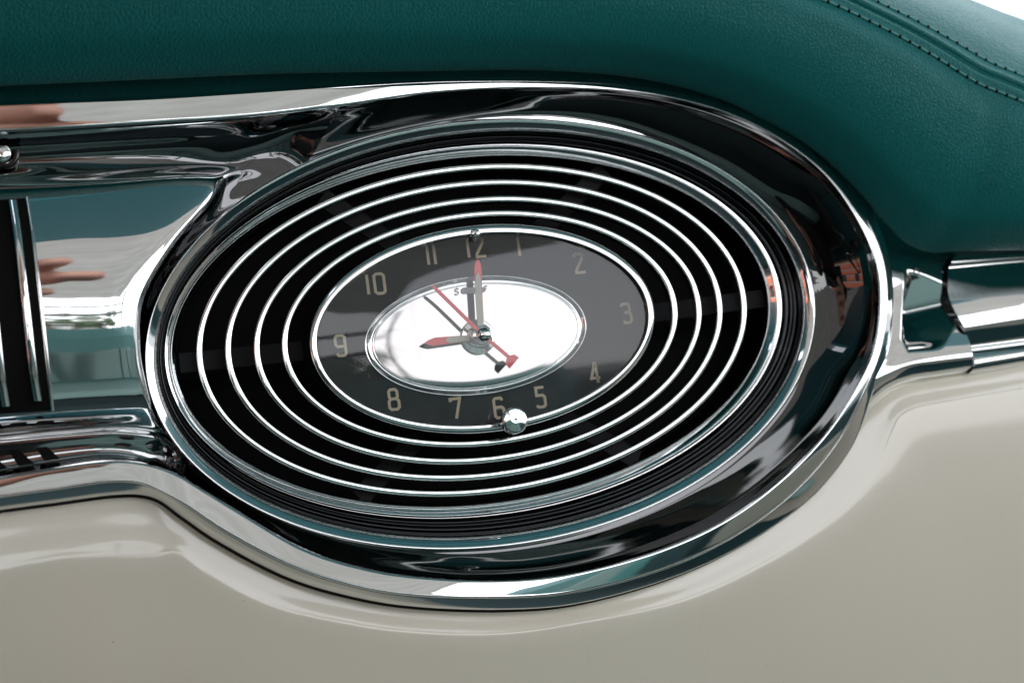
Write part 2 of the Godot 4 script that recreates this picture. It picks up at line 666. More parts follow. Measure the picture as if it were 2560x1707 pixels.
# ---------------------------------------------------------------- the car round the camera
func surroundings() -> void:
	var ground := obj("ground", box_mesh(Vector3(300, 0.2, 300)), M.asphalt, self, Vector3(0, -1.15, 0))
	structure(ground)
	# folding cloth top with shallow folds across, from the windscreen header to the rear deck
	var rows := []
	for i in 41:
		var t := i / 40.0
		var z := lerpf(0.36, 1.75, t)
		var row := PackedVector3Array()
		for j in 61:
			var s := j / 60.0
			var x := lerpf(-1.02, lerpf(0.66, 0.26, smoothstep(0.3, 0.75, t)), s)  # right edge cut in at the rear to let sky reach the dial
			var across := sin(PI * s)
			var y := 0.37 + 0.14 * sin(PI * 0.5 * minf(t * 1.6, 1.0)) - 0.06 * pow(maxf(t - 0.62, 0.0) / 0.38, 1.6) - 0.06 * pow(absf(2 * s - 1), 4.0)
			y += 0.017 * sin(s * 34.0 + 2.2 * sin(t * 5.0)) * (0.35 + t) * across + 0.004 * sin(s * 83.0 + t * 11.0)
			row.append(Vector3(x, y, z) * 1000.0)
		rows.append(row)
	var s := Shell.new()
	s.sheet(rows, false, Vector3(0, -1, 0))
	var top := thing("cloth_top", "raised ivory cloth folding top with shallow folds above the seats", "car roof", Vector3.ZERO)
	obj("fabric", s.commit(), M.cloth, top)
	for q in [[Vector3(0.8, 0.018, 0.02), Vector3(-0.08, 0.30, 1.76)], [Vector3(0.8, 0.026, 0.02), Vector3(-0.08, 0.19, 1.77)], [Vector3(0.026, 0.46, 0.02), Vector3(0.33, 0.22, 1.775)], [Vector3(0.018, 0.24, 0.02), Vector3(0.06, 0.30, 1.785)]]:
		obj("window_frame", box_mesh(q[0], 0.006), M.frame_grey, top, q[1])
	var rng := RandomNumberGenerator.new()
	rng.seed = 21
	for q in [[Vector3(-2.6, -1.05, 17), 4.2, "tall rounded green tree farthest left behind the car"], [Vector3(0.4, -1.05, 15), 3.0, "short dense green tree behind the car's rear window"], [Vector3(2.2, -1.05, 19), 3.4, "loose green tree farthest right behind the car"]]:
		tree(q[0], q[1], q[2], rng)
	var hd := thing("windscreen_frame", "blue-green painted windscreen header rail with two posts", "windscreen frame")
	obj("header_rail", box_mesh(Vector3(1.66, 0.07, 0.14), 0.02), M.teal_paint, hd, Vector3(-0.18, 0.345, 0.12))
	obj("header_trim", box_mesh(Vector3(1.62, 0.03, 0.03), 0.01), M.teal_light, hd, Vector3(-0.18, 0.30, 0.055))
	for x in [-1.02, 0.66]:
		var post := obj("post", box_mesh(Vector3(0.06, 0.56, 0.06), 0.02), M.teal_paint, hd, Vector3(x, 0.10, -0.07))
		post.rotation.x = 0.5
	for x in [-0.58, 0.22]:
		var vis := thing("sun_visor", "blue-green sun visor under the header on the %s side" % ("driver's" if x < 0 else "passenger's"), "sun visor", Vector3(x, 0.315, 0.27))
		var flap := obj("flap", box_mesh(Vector3(0.76, 0.02, 0.26), 0.008), M.teal_paint, vis)
		flap.rotation.x = -0.14
		var rod := obj("rod", box_mesh(Vector3(0.7, 0.012, 0.012), 0.004), M.chrome, vis, Vector3(0, 0.0, -0.145))
		rod.name = "rod"
	# seats
	var seat := thing("front_seat", "blue-green front bench seat with pale pleated backrest", "car seat", Vector3(-0.18, -0.48, 0.95))
	obj("cushion", box_mesh(Vector3(1.4, 0.2, 0.55), 0.06), M.seat_pale, seat, Vector3(0, 0.02, -0.1))
	var br := obj("backrest", box_mesh(Vector3(1.4, 0.46, 0.16), 0.06), M.seat, seat, Vector3(0, 0.28, 0.22))
	br.rotation.x = 0.16
	for k in 11:
		var pl := obj("pleat", box_mesh(Vector3(0.112, 0.26, 0.03), 0.012), M.seat_pale, seat, Vector3(-0.575 + 0.115 * k, 0.27, 0.132))
		pl.rotation.x = 0.16
	var deck := thing("rear_seat", "blue-green rear bench seat below the rear window opening", "car seat", Vector3(-0.18, -0.5, 1.8))
	obj("cushion", box_mesh(Vector3(1.4, 0.2, 0.5), 0.06), M.seat, deck)
	obj("backrest", box_mesh(Vector3(1.5, 0.42, 0.16), 0.06), M.seat, deck, Vector3(0, 0.2, 0.2))
	for side in [[-1.06, "left"], [0.70, "right"]]:
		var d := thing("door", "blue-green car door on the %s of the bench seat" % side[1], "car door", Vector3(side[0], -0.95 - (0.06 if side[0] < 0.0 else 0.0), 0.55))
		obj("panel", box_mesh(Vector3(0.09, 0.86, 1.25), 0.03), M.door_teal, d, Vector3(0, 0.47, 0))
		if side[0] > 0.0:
			obj("added_insert", box_mesh(Vector3(0.012, 0.34, 1.0), 0.004), M.added_insert, d, Vector3(-signf(side[0]) * 0.05, 0.62, 0.05))  # pale panel added for the beige reflection in the arm pocket
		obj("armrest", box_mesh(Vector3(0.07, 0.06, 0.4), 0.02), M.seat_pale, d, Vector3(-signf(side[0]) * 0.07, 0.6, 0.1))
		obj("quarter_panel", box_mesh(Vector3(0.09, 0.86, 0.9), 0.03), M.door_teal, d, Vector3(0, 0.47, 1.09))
	var ls := thing("added_curtain", "added dark cloth side curtain with an open window above the left door", "side curtain", Vector3(-1.06, 0.0, 0.0))  # dark panels added to close off the sky on the left
	obj("front_panel", box_mesh(Vector3(0.012, 0.50, 0.34), 0.004), M.carpet, ls, Vector3(0, 0.18, 0.05))
	obj("rear_panel", box_mesh(Vector3(0.012, 0.50, 0.95), 0.004), M.carpet, ls, Vector3(0, 0.18, 1.38))
	obj("top_rail", box_mesh(Vector3(0.02, 0.10, 0.66), 0.006), M.carpet, ls, Vector3(0, 0.43, 0.56))
	obj("window_edge", box_mesh(Vector3(0.016, 0.016, 0.66), 0.004), M.teal_light, ls, Vector3(0.012, 0.372, 0.56))
	var bd := thing("building", "low terracotta building with pale window bands left of the car", "building", Vector3(-7.5, -1.05, 1.5))
	obj("wall", box_mesh(Vector3(0.4, 4.4, 16), 0.02), M.terracotta, bd, Vector3(0, 2.2, 0))
	for k in 5:
		obj("band", box_mesh(Vector3(0.1, 0.14, 16.1), 0.01), M.cloth_band, bd, Vector3(0.22, 0.5 + 0.75 * k, 0))
	for k in 6:
		var w := obj("window", box_mesh(Vector3(0.08, 0.9, 1.1), 0.01), M.frame_grey, bd, Vector3(0.22, 2.3, -6.5 + 2.6 * k))
		obj("pane", box_mesh(Vector3(0.02, 0.8, 1.0), 0.004), M.gloss_black, w, Vector3(0.05, 0, 0))
	var hd2 := thing("instrument_hood", "dark blue-green padded instrument hood left of the clock surround", "instrument hood", Vector3(-0.565, 0.0, 0.0))
	obj("hood", box_mesh(Vector3(0.79, 0.20, 0.26), 0.035), M.leather, hd2, Vector3(0, 0.03, -0.08))
	obj("gauge_panel", box_mesh(Vector3(0.66, 0.11, 0.01), 0.004), M.gloss_black, hd2, Vector3(0, 0.02, 0.052))
	var sw := thing("steering_wheel", "dark steering wheel in front of the instrument hood", "steering wheel", Vector3(-0.56, -0.10, 0.26))
	sw.rotation.x = -0.45
	var tm := TorusMesh.new()
	tm.inner_radius = 0.185
	tm.outer_radius = 0.21
	var rm := obj("wheel_rim", tm, M.camera_black, sw)
	rm.rotation.x = PI / 2
	for k in 2:
		obj("spoke", box_mesh(Vector3(0.18, 0.022, 0.012), 0.004), M.chrome, sw, Vector3(-0.1 + 0.2 * k, 0, 0))
	obj("column", box_mesh(Vector3(0.06, 0.06, 0.2), 0.02), M.camera_black, sw, Vector3(0, 0, -0.09))
	var fl := obj("car_floor", box_mesh(Vector3(1.8, 0.04, 2.6), 0.01), M.carpet, self, Vector3(-0.18, -0.86, 0.75))
	tag(fl, "dark carpeted car floor below the seats", "car floor")


func tree(at: Vector3, h: float, label: String, rng: RandomNumberGenerator) -> void:
	var t := thing("tree", label, "tree", at)
	var trunk := CylinderMesh.new()
	trunk.top_radius = 0.05
	trunk.bottom_radius = 0.13
	trunk.height = h * 0.6
	obj("trunk", trunk, M.bark, t, Vector3(0, h * 0.3, 0))
	var clumps := []
	for k in 9:
		clumps.append([Vector3(rng.randf_range(-0.28, 0.28), rng.randf_range(0.42, 0.85), rng.randf_range(-0.28, 0.28)) * h, rng.randf_range(0.10, 0.19) * h])
	for m in 2:
		var s := Shell.new()
		for k in 900:
			var c: Array = clumps[rng.randi_range(0, 8)]
			var d := Vector3(rng.randfn(), rng.randfn(), rng.randfn()).normalized()
			var p: Vector3 = c[0] + d * c[1] * rng.randf_range(0.6, 1.05)
			var a := Vector3(rng.randfn(), rng.randfn(), rng.randfn()).normalized() * 0.11
			var b := a.cross(d).normalized() * 0.07
			s.face(PackedVector3Array([p - a, p + b, p + a, p - b]), PackedInt32Array([0, 1, 2, 0, 2, 3]), a.cross(b).normalized())
		obj("crown", s.commit(1.0), M.leaves[m], t)


# ---------------------------------------------------------------- the photographer, seen in the chrome
func blob(bones: Array, cell: float, k: float) -> ArrayMesh:
	# surface nets round tapered bones [a, b, radius a, radius b], metres
	var lo := Vector3.ONE * INF
	var hi := -lo
	for b in bones:
		for e in [0, 1]:
			lo = lo.min(b[e] - Vector3.ONE * (b[2 + e] + cell * 3))
			hi = hi.max(b[e] + Vector3.ONE * (b[2 + e] + cell * 3))
	var size := Vector3i(((hi - lo) / cell).ceil()) + Vector3i.ONE
	var f := PackedFloat32Array()
	f.resize(size.x * size.y * size.z)
	f.fill(1.0)
	for b in bones:
		var r := maxf(b[2], b[3]) + cell * 2.5 + k
		var l := Vector3i(((b[0].min(b[1]) - Vector3.ONE * r - lo) / cell).floor()).max(Vector3i.ZERO)
		var h := Vector3i(((b[0].max(b[1]) + Vector3.ONE * r - lo) / cell).ceil()).min(size - Vector3i.ONE)
		var ab: Vector3 = b[1] - b[0]
		var inv := 1.0 / maxf(ab.length_squared(), 1e-9)
		for z in range(l.z, h.z + 1):
			for y in range(l.y, h.y + 1):
				for x in range(l.x, h.x + 1):
					var p := lo + Vector3(x, y, z) * cell
					var t := clampf((p - b[0]).dot(ab) * inv, 0.0, 1.0)
					var d: float = p.distance_to(b[0] + ab * t) - lerpf(b[2], b[3], t)
					var at := (z * size.y + y) * size.x + x
					var o := f[at]
					var q := maxf(k - absf(o - d), 0.0) / k
					f[at] = minf(o, d) - q * q * k * 0.25
	var s := Shell.new()
	var index := {}
	var sx := 1
	var sy := size.x
	var sz := size.x * size.y
	var offs := [0, sx, sy, sx + sy, sz, sz + sx, sz + sy, sz + sx + sy]
	for z in size.z - 1:
		for y in size.y - 1:
			for x in size.x - 1:
				var at := z * sz + y * sy + x
				var inside := 0
				for o in offs:
					if f[at + o] < 0.0:
						inside += 1
				if inside == 0 or inside == 8:
					continue
				var sum := Vector3.ZERO
				var count := 0
				for e in [[0, 1], [2, 3], [4, 5], [6, 7], [0, 2], [1, 3], [4, 6], [5, 7], [0, 4], [1, 5], [2, 6], [3, 7]]:
					var a := f[at + offs[e[0]]]
					var b := f[at + offs[e[1]]]
					if (a < 0.0) != (b < 0.0):
						var pa := Vector3(e[0] & 1, (e[0] >> 1) & 1, e[0] >> 2)
						var pb := Vector3(e[1] & 1, (e[1] >> 1) & 1, e[1] >> 2)
						sum += pa.lerp(pb, a / (a - b))
						count += 1
				index[at] = s.v.size()
				s.v.append(lo + (Vector3(x, y, z) + sum / count) * cell)
				var g := Vector3(f[at + sx] - f[at], f[at + sy] - f[at], f[at + sz] - f[at])
				s.n.append(g.normalized())
				s.uv.append(Vector2(x, y) * cell)
	for at in index:
		for e in [[sx, sy, sz], [sy, sz, sx], [sz, sx, sy]]:
			var a := f[at]
			var b := f[at + e[0]]
			if (a < 0.0) == (b < 0.0):
				continue
			var c0: int = at
			var c1: int = at - e[1]
			var c2: int = at - e[1] - e[2]
			var c3: int = at - e[2]
			if not (index.has(c1) and index.has(c2) and index.has(c3)):
				continue
			var q := [index[c0], index[c1], index[c2], index[c3]]
			if a < 0.0:
				s.ix.append_array([q[0], q[2], q[1], q[0], q[3], q[2]])
			else:
				s.ix.append_array([q[0], q[1], q[2], q[0], q[2], q[3]])
	return s.commit(1.0)


func photographer() -> void:
	var t := thing("person", "person in dark jacket leaning across the bench seat, holding a black camera", "person")
	var hips := Vector3(-0.66, -0.32, 0.92)
	var chest := Vector3(-0.47, -0.12, 0.76)
	var neck := Vector3(-0.29, -0.09, 0.69)
	var head := Vector3(-0.205, -0.07, 0.63)
	var sl := Vector3(-0.50, 0.05, 0.76)
	var sr := Vector3(-0.34, -0.24, 0.68)
	var el := Vector3(-0.40, 0.12, 0.50)
	var wl := Vector3(-0.226, 0.137, 0.265)
	var er := Vector3(-0.16, -0.36, 0.62)
	var wr := Vector3(-0.115, -0.20, 0.54)
	obj("body", blob([[hips, chest, 0.17, 0.16], [chest, neck, 0.15, 0.065], [sl, sr, 0.08, 0.08], [chest, sl, 0.13, 0.08], [chest, sr, 0.13, 0.08], [sl, el, 0.062, 0.048], [el, wl, 0.047, 0.034], [sr, er, 0.062, 0.048], [er, wr, 0.047, 0.034], [hips, Vector3(-0.62, -0.30, 0.45), 0.12, 0.08], [Vector3(-0.62, -0.30, 0.45), Vector3(-0.62, -0.74, 0.40), 0.08, 0.05]], 0.014, 0.05), M.jacket, t)
	var f := (Vector3(-0.135, -0.056, 0.425) - head).normalized()
	var r := f.cross(Vector3(0.1, 1, 0)).normalized()
	var u := r.cross(f)
	obj("head", blob([[head - f * 0.02 + u * 0.03, head + u * 0.025 + f * 0.02, 0.083, 0.078], [head + f * 0.03 - u * 0.06, head + f * 0.045 - u * 0.085, 0.05, 0.03], [head, neck, 0.05, 0.058], [head + f * 0.10 - u * 0.0, head + f * 0.112 - u * 0.028, 0.010, 0.014], [head + f * 0.075 + u * 0.02 - r * 0.045, head + f * 0.08 + u * 0.024 + r * 0.045, 0.016, 0.016], [head + r * 0.083 - u * 0.01, head + r * 0.085 + u * 0.03, 0.012, 0.015], [head - r * 0.083 - u * 0.01, head - r * 0.085 + u * 0.03, 0.012, 0.015], [head + f * 0.075 - u * 0.052 - r * 0.022, head + f * 0.075 - u * 0.052 + r * 0.022, 0.011, 0.011]], 0.006, 0.02), M.skin, t)
	obj("hair", blob([[head - f * 0.03 + u * 0.045, head + u * 0.06 + f * 0.035, 0.088, 0.066], [head - f * 0.05 + u * 0.0, head - f * 0.05 - u * 0.03, 0.072, 0.06]], 0.008, 0.02), M.hair, t)
	hand_shape(t, wl, Vector3(0.92, -0.12, -0.34), Vector3(-0.1, -0.35, -1.0), 1.0)
	hand_shape(t, wr, Vector3(0.05, 0.92, -0.30), Vector3(-1.0, 0.0, -0.1), -1.0)
	var w := Shell.new()
	var d := (wl - el).normalized()
	w.sheet(tube(PackedVector3Array([wl - d * 0.022, wl - d * 0.018, wl + d * 0.002, wl + d * 0.006]), 0.037, 20), true, Vector3.ZERO)
	obj("watch", w.commit(1.0), M.camera_black, t)
	# the camera he holds: body, grip, prism and lens behind the point of view
	var back := -f
	var c := thing("photo_camera", "black camera with round lens held at the person's face", "camera")
	var basis := Basis(r, u, -f)
	for q in [["body", Vector3(0.115, 0.08, 0.05), Vector3(0, 0, 0.115)], ["grip", Vector3(0.03, 0.085, 0.03), Vector3(0.06, -0.002, 0.08)], ["viewfinder", Vector3(0.05, 0.03, 0.055), Vector3(0, 0.054, 0.11)]]:
		var o := obj(q[0], box_mesh(q[1], 0.008), M.camera_black, c)
		o.transform = Transform3D(basis, Vector3(-0.135, -0.056, 0.425) + basis * q[2])
	var l := Shell.new()
	lathe_into(l, [[0.036, -0.09], [0.036, -0.03], [0.034, -0.028], [0.034, -0.014], [0.031, -0.013], [0.030, -0.02], [0.0, -0.021]], 40)
	var lo := obj("lens", l.commit(1.0), M.camera_black, c)
	lo.transform = Transform3D(basis, Vector3(-0.135, -0.056, 0.425))
	lo.transform = Transform3D(Basis(r, u, -f) * Basis.from_scale(Vector3(1, 1, 1)), Vector3(-0.135, -0.056, 0.425) + back * 0.002)
	lo.rotate_object_local(Vector3.UP, PI)


func hand_shape(t: Node3D, wrist: Vector3, along: Vector3, palm_to: Vector3, side: float) -> void:
	# palm, four curled fingers and a thumb from the wrist on
	var a := along.normalized()
	var n := (palm_to - a * palm_to.dot(a)).normalized()
	var s := a.cross(n) * side
	var bones := []
	for k in 4:
		var off := (k - 1.5) * 0.021
		var root := wrist + a * (0.092 - 0.004 * absf(k - 1.2)) + s * off
		bones.append([wrist + a * 0.005 + s * off * 0.6, root, 0.016, 0.0125])
		var len_: float = [0.038, 0.043, 0.041, 0.032][k]
		var p1 := root + (a * 0.97 + n * 0.25) * len_
		var p2 := p1 + (a * 0.75 + n * 0.62) * len_ * 0.7
		var p3 := p2 + (a * 0.5 + n * 0.85) * len_ * 0.55
		bones.append([root, p1, 0.0105, 0.0092])
		bones.append([p1, p2, 0.0092, 0.0085])
		bones.append([p2, p3, 0.0085, 0.0072])
	var base := wrist + a * 0.025 - s * 0.03
	var t1 := base + (a * 0.6 - s * 0.75 + n * 0.2) * 0.045
	var t2 := t1 + (a * 0.85 - s * 0.3 + n * 0.4) * 0.034
	bones.append([wrist + a * 0.01 - s * 0.012, base, 0.018, 0.016])
	bones.append([base, t1, 0.014, 0.011])
	bones.append([t1, t2, 0.011, 0.0085])
	bones.append([wrist - a * 0.04, wrist, 0.027, 0.025])
	obj("hand", blob(bones, 0.0042, 0.006), M.skin, t)


# ---------------------------------------------------------------- ivory panel under the clock
func lower_panel() -> void:
	var edge := spline(pts([280.77, -12.69, -5.5, 189.72, -19.68, -5.5, 162.73, -22.16, -5.5, 143.83, -23.18, -5.5, 131.1, -23.72, -5.5, 120.47, -24.32, -5.5, 114.97, -26.22, -5.5, 109.04, -30.65, -5.5, 100.64, -37.84, -5.5, 87.84, -50.36, -5.5, 71.11, -58.3, -5.5, 62.82, -61.94, -5.5, 37.4, -69.04, -5.5, 8.08, -72.59, -5.5, -11.95, -71.37, -5.5, -37.33, -66.69, -5.5, -51.72, -62.24, -5.5, -67.7, -55.12, -5.5, -84.95, -43.2, -5.5, -93.24, -35.83, -5.5, -98.75, -30.76, -5.5, -103.18, -29.09, -5.5, -109.64, -28.4, -5.5, -124.35, -28.56, -5.5, -137.08, -28.71, -5.5, -154.62, -29.39, -5.5]), 8)
	var ridge := spline(pts([276.94, -21.6, -3.8, 186.76, -27.56, -3.8, 160.01, -29.76, -3.8, 141.28, -30.56, -3.8, 128.62, -31.17, -3.8, 120.48, -32.11, -3.8, 116.27, -34.24, -3.8, 113.15, -38.42, -3.8, 107.24, -46.73, -3.8, 94.58, -57.25, -3.8, 78.16, -65.28, -3.8, 68.44, -68.93, -3.8, 41.46, -76.17, -3.8, 8.95, -78.04, -3.8, -13.36, -77.68, -3.8, -38.62, -73.37, -3.8, -55.84, -68.35, -3.8, -73.38, -61.44, -3.8, -88.98, -50.55, -3.8, -95.5, -44.78, -3.8, -99.89, -44.97, -3.8, -105.61, -44.53, -3.8, -112.16, -43.32, -3.8, -125.45, -42.51, -3.8, -138.45, -43.34, -3.8, -155.84, -44.15, -3.8]), 8)
	var far := spline(pts([303.63, -186.35, -11, 221.17, -171.49, -11, 205.53, -168.67, -11, 190.15, -165.9, -11, 175.04, -163.17, -11, 166.09, -161.56, -11, 157.23, -159.96, -11, 148.47, -158.38, -11, 136.91, -156.3, -11, 117.05, -152.71, -11, 96.27, -148.97, -11, 84.04, -146.76, -11, 49.69, -140.57, -11, 9.28, -133.28, -11, -18.56, -128.26, -11, -50.04, -122.59, -11, -70.33, -118.93, -11, -90.1, -115.36, -11, -105.13, -112.66, -11, -113.58, -111.13, -11, -119.86, -110, -11, -125.05, -109.06, -11, -132.26, -107.76, -11, -144.45, -105.57, -11, -156.44, -103.4, -11, -174.06, -100.23, -11]), 8)
	var keys := [mix(edge, ridge, -0.25, -1.5), mix(edge, ridge, -0.05, -0.5), mix(edge, ridge, 0.2, -0.25), mix(edge, ridge, 0.5, -0.25), mix(edge, ridge, 0.75, -0.20), mix(edge, ridge, 0.9, -0.21), mix(ridge, ridge, 0.0, -0.23), mix(ridge, far, 0.03, 0.0), mix(ridge, far, 0.07, 0.2), mix(ridge, far, 0.16, 0.46), mix(ridge, far, 0.4, 1.05), mix(ridge, far, 0.7, 0.95), far]
	var o := obj("lower_dash_panel", one(weave(keys, 6)), M.ivory)
	tag(o, "glossy ivory painted dash panel with embossed ridge curving below the oval clock", "dash panel")


# ---------------------------------------------------------------- chrome casting
func casting() -> void:
	var t := thing("clock_surround", "large chrome casting with deep oval dish framing the clock and slotted panel at left", "chrome surround")
	var g0 := pts([-143.77, 66.47, 0, -127.96, 66.55, 0, -91.2, 66.67, 0, -64.3, 67, 0, -39.34, 68.53, 0, -12, 71.04, 0, 19.89, 70.79, 0, 49.93, 67.44, 0, 72.76, 60.99, 0, 89.62, 51.98, 0, 103.81, 39.29, 0, 111.96, 24.54, 0, 115, 12.02, 0, 113.63, -0.71, 0, 109.1, -13.29, 0, 101.29, -23.7, 0, 90.33, -34.85, 0, 74.46, -46.03, 0, 55.2, -55.59, 0, 33.68, -61.49, 0, 5.97, -64.38, 0, -12.41, -63.48, 0, -35.8, -59.09, 0, -49.63, -54.81, 0, -64.46, -47.62, 0, -79.83, -35.85, 0, -87.66, -29.62, 0, -93.53, -25.11, 0, -99.54, -22.16, 0, -107.76, -20.08, 0, -124.13, -20.12, 0, -136.27, -20.84, 0, -151.64, -21.66, 0])
	var g1 := pts([-143.1, 74.13, -0.25, -127.24, 74.19, -0.25, -90.43, 73.66, -0.25, -63.44, 74.01, -0.2, -39.2, 74.35, 0, -12.84, 74.24, 0.1, 20.39, 72.65, 0.1, 51.58, 69.31, 0, 75.07, 62.87, -0.1, 92.14, 53.6, -0.2, 106.38, 40.66, -0.3, 114.31, 25.36, -0.3, 117.21, 12.28, -0.2, 115.6, -1.02, 0, 111.29, -13.89, 0, 103.8, -25.34, -0.2, 93.16, -37.77, -0.5, 77.63, -49.98, -0.6, 57.22, -60.22, -0.6, 34.58, -66.51, -0.4, 6.19, -69.34, 0.1, -13.18, -68, 0.4, -37.99, -63.83, 1.6, -52.02, -59.61, 1.9, -67.42, -52.34, 2.1, -83.88, -40.91, 2, -92.05, -33.87, 1.8, -98.37, -29.3, 1.4, -103.02, -26.6, 1, -109.23, -25.39, 0.9, -124.27, -25.63, 0.85, -136.74, -25.82, 0.85, -152.03, -26.37, 0.85])
	var g2 := pts([-142.7, 82.1, -7, -126.54, 82.23, -7, -89, 82.3, -7, -61.54, 82.45, -7, -37.52, 82.19, -7, -10.67, 81.95, -7, 24.25, 80.6, -7, 57.91, 76.12, -7, 83.13, 69.52, -7, 101.58, 59.48, -7, 117.51, 45.9, -7, 119.36, 27.1, -7, 121.85, 13.46, -7, 120.46, -0.18, -7, 116.19, -13.41, -7, 108.56, -25.99, -7, 99.17, -40.86, -7, 83.27, -53.47, -7, 61.48, -63.43, -7, 38.3, -69.74, -7, 8.65, -73.02, -7, -11.56, -71.65, -7, -37.03, -67.07, -7, -51.58, -62.58, -7, -67.62, -55.44, -7, -84.92, -43.47, -7, -93.24, -36.08, -7, -98.77, -30.99, -7, -103.1, -29.32, -7, -109.58, -28.63, -7, -124.34, -28.79, -7, -137.12, -28.94, -7, -152.67, -29.56, -7])
	var a := spline(g0, 9)
	var b := spline(g1, 9)
	var c := spline(g2, 9)
	var keys := [a, mix(a, b, 0.05, 0.42), mix(a, b, 0.11, 0.56), mix(a, b, 0.2, 0.6), mix(a, b, 0.5, 0.62), mix(a, b, 0.86, 0.6), mix(a, b, 0.95, 0.54), mix(b, c, 0.07, 0.42), mix(b, c, 0.2, 1.1), mix(b, c, 0.78, 3.6), mix(b, c, 0.92, 3.3), mix(b, c, 1.0, -0.5)]
	obj("rim", one(weave(keys, 5)), M.chrome, t)

	# beads and grooves round the grille opening
	var n := 220
	var e0 := [0.33, 5.17, 98.22, 60.2, 2.29, -9]
	obj("outer_bead", one(weave([oval([3.17, 6.45, 100.52, 61.7, 2.29, -18], n), oval([0.03, 5.03, 98.06, 60.12, 2.29, -8], n), oval([-0.93, 4.6, 97.19, 59.52, 2.28, -5], n), oval([-1.2, 4.48, 96.77, 59.11, 2.27, -4.25], n), oval([-1.24, 4.58, 96.38, 58.69, 2.26, -4.2], n), oval([-1.27, 4.63, 95.25, 57.56, 2.23, -4.85], n), oval([-1.12, 4.73, 94.26, 56.52, 2.19, -5.8], n), oval([-0.83, 4.91, 93.92, 56.03, 2.17, -7.2], n), oval([-0.24, 5.44, 94.18, 56.02, 2.17, -10], n)], 5), true), M.chrome_worn, t)
	obj("groove", one(weave([oval([-0.39, 5.29, 94.24, 56.14, 2.17, -9], n), oval([-0.04, 5.54, 93.97, 55.75, 2.16, -10.8], n), oval([-0.78, 5.47, 92.77, 54.6, 2.13, -9.5], n), oval([-0.76, 5.93, 92.28, 53.92, 2.11, -11], n), oval([-1.6, 5.96, 91.16, 52.94, 2.1, -10.2], n), oval([-1.53, 6.48, 90.74, 52.25, 2.07, -12.8], n)], 5), true), M.groove_dark, t)
	obj("inner_bead", one(weave([oval([-1.44, 6.59, 90.87, 52.33, 2.07, -13.5], n), oval([-2.23, 6.36, 90.17, 51.83, 2.07, -11.4], n), oval([-2.64, 6.23, 89.71, 51.49, 2.07, -10.1], n), oval([-2.84, 6.21, 89.29, 51.11, 2.06, -10], n), oval([-2.73, 6.29, 88.37, 50.16, 2.03, -10.8], n), oval([-2.65, 6.43, 87.42, 49.17, 1.99, -11.9], n), oval([-2.39, 6.57, 87, 48.73, 1.98, -13], n), oval([-1.53, 6.99, 87.21, 48.63, 1.97, -16], n)], 5), true), M.chrome_worn, t)
	obj("throat", one([oval([-1.67, 6.92, 87.17, 48.64, 1.97, -15.5], n), oval([1.25, 8.7, 88.18, 48.98, 1.9, -34], n)], true), M.black, t)

	# the deep dish between rim and beads
	var lip := even(spline(pts([-39.34, 68.53, 0, -12, 71.04, 0, 19.89, 70.79, 0, 49.93, 67.44, 0, 72.76, 60.99, 0, 89.62, 51.98, 0, 103.81, 39.29, 0, 111.96, 24.54, 0, 115, 12.02, 0, 113.63, -0.71, 0, 109.1, -13.29, 0, 101.29, -23.7, 0, 90.33, -34.85, 0, 74.46, -46.03, 0, 55.2, -55.59, 0, 33.68, -61.49, 0, 5.97, -64.38, 0, -12.41, -63.48, 0, -35.8, -59.09, 0, -49.63, -54.81, 0, -64.46, -47.62, 0, -79.83, -35.85, 0, -87.66, -29.62, 0, -91.6, -26.46, 0]), 9), 260)
	var bead := PackedVector3Array()
	for q in lip:
		bead.append(oval_at(e0, oval_angle(e0, q)))
	# at both ends the dish runs out into the left section
	var starts := oval_angle(e0, Vector3(-48.86, 56.96, -9)) - oval_angle(e0, lip[0])
	var ends := oval_angle(e0, Vector3(-91.65, -21.49, -9)) - oval_angle(e0, lip[-1])
	for i in 60:
		bead[i] = oval_at(e0, oval_angle(e0, lip[i]) + wrapf(starts, -PI, PI) * (1.0 - smoothstep(0.0, 59.0, i)))
		bead[-1 - i] = oval_at(e0, oval_angle(e0, lip[-1 - i]) + wrapf(ends, -PI, PI) * (1.0 - smoothstep(0.0, 59.0, i)))
	var dish := []
	for k in [[0.0, 0.0], [0.03, 0.07], [0.09, 0.2], [0.22, 0.42], [0.42, 0.66], [0.65, 0.86], [0.85, 0.97], [1.0, 1.0]]:
		var row := PackedVector3Array()
		for i in lip.size():
			var p := lip[i].lerp(bead[i], k[0])
			var wide_ := Vector2(lip[i].x - bead[i].x, lip[i].y - bead[i].y).length()
			var shallow := smoothstep(0.0, 50.0, i) * smoothstep(0.0, 30.0, lip.size() - 1 - i)
			p.z = -k[1] * lerpf(9.0, clampf(0.82 * wide_, 6.5, 14.0), shallow)
			row.append(p)
		dish.append(row)
	dish = weave(dish, 8)
	var ds := Shell.new()
	ds.sheet(dish)
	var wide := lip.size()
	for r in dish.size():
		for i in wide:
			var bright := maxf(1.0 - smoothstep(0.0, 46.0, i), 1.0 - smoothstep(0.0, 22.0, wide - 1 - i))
			var g := lerpf(0.11, 0.13, bright)  # dark reflections put into the colour of the chrome dish
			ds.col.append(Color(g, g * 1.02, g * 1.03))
	obj("dish", ds.commit(), M.shade_chrome, t)

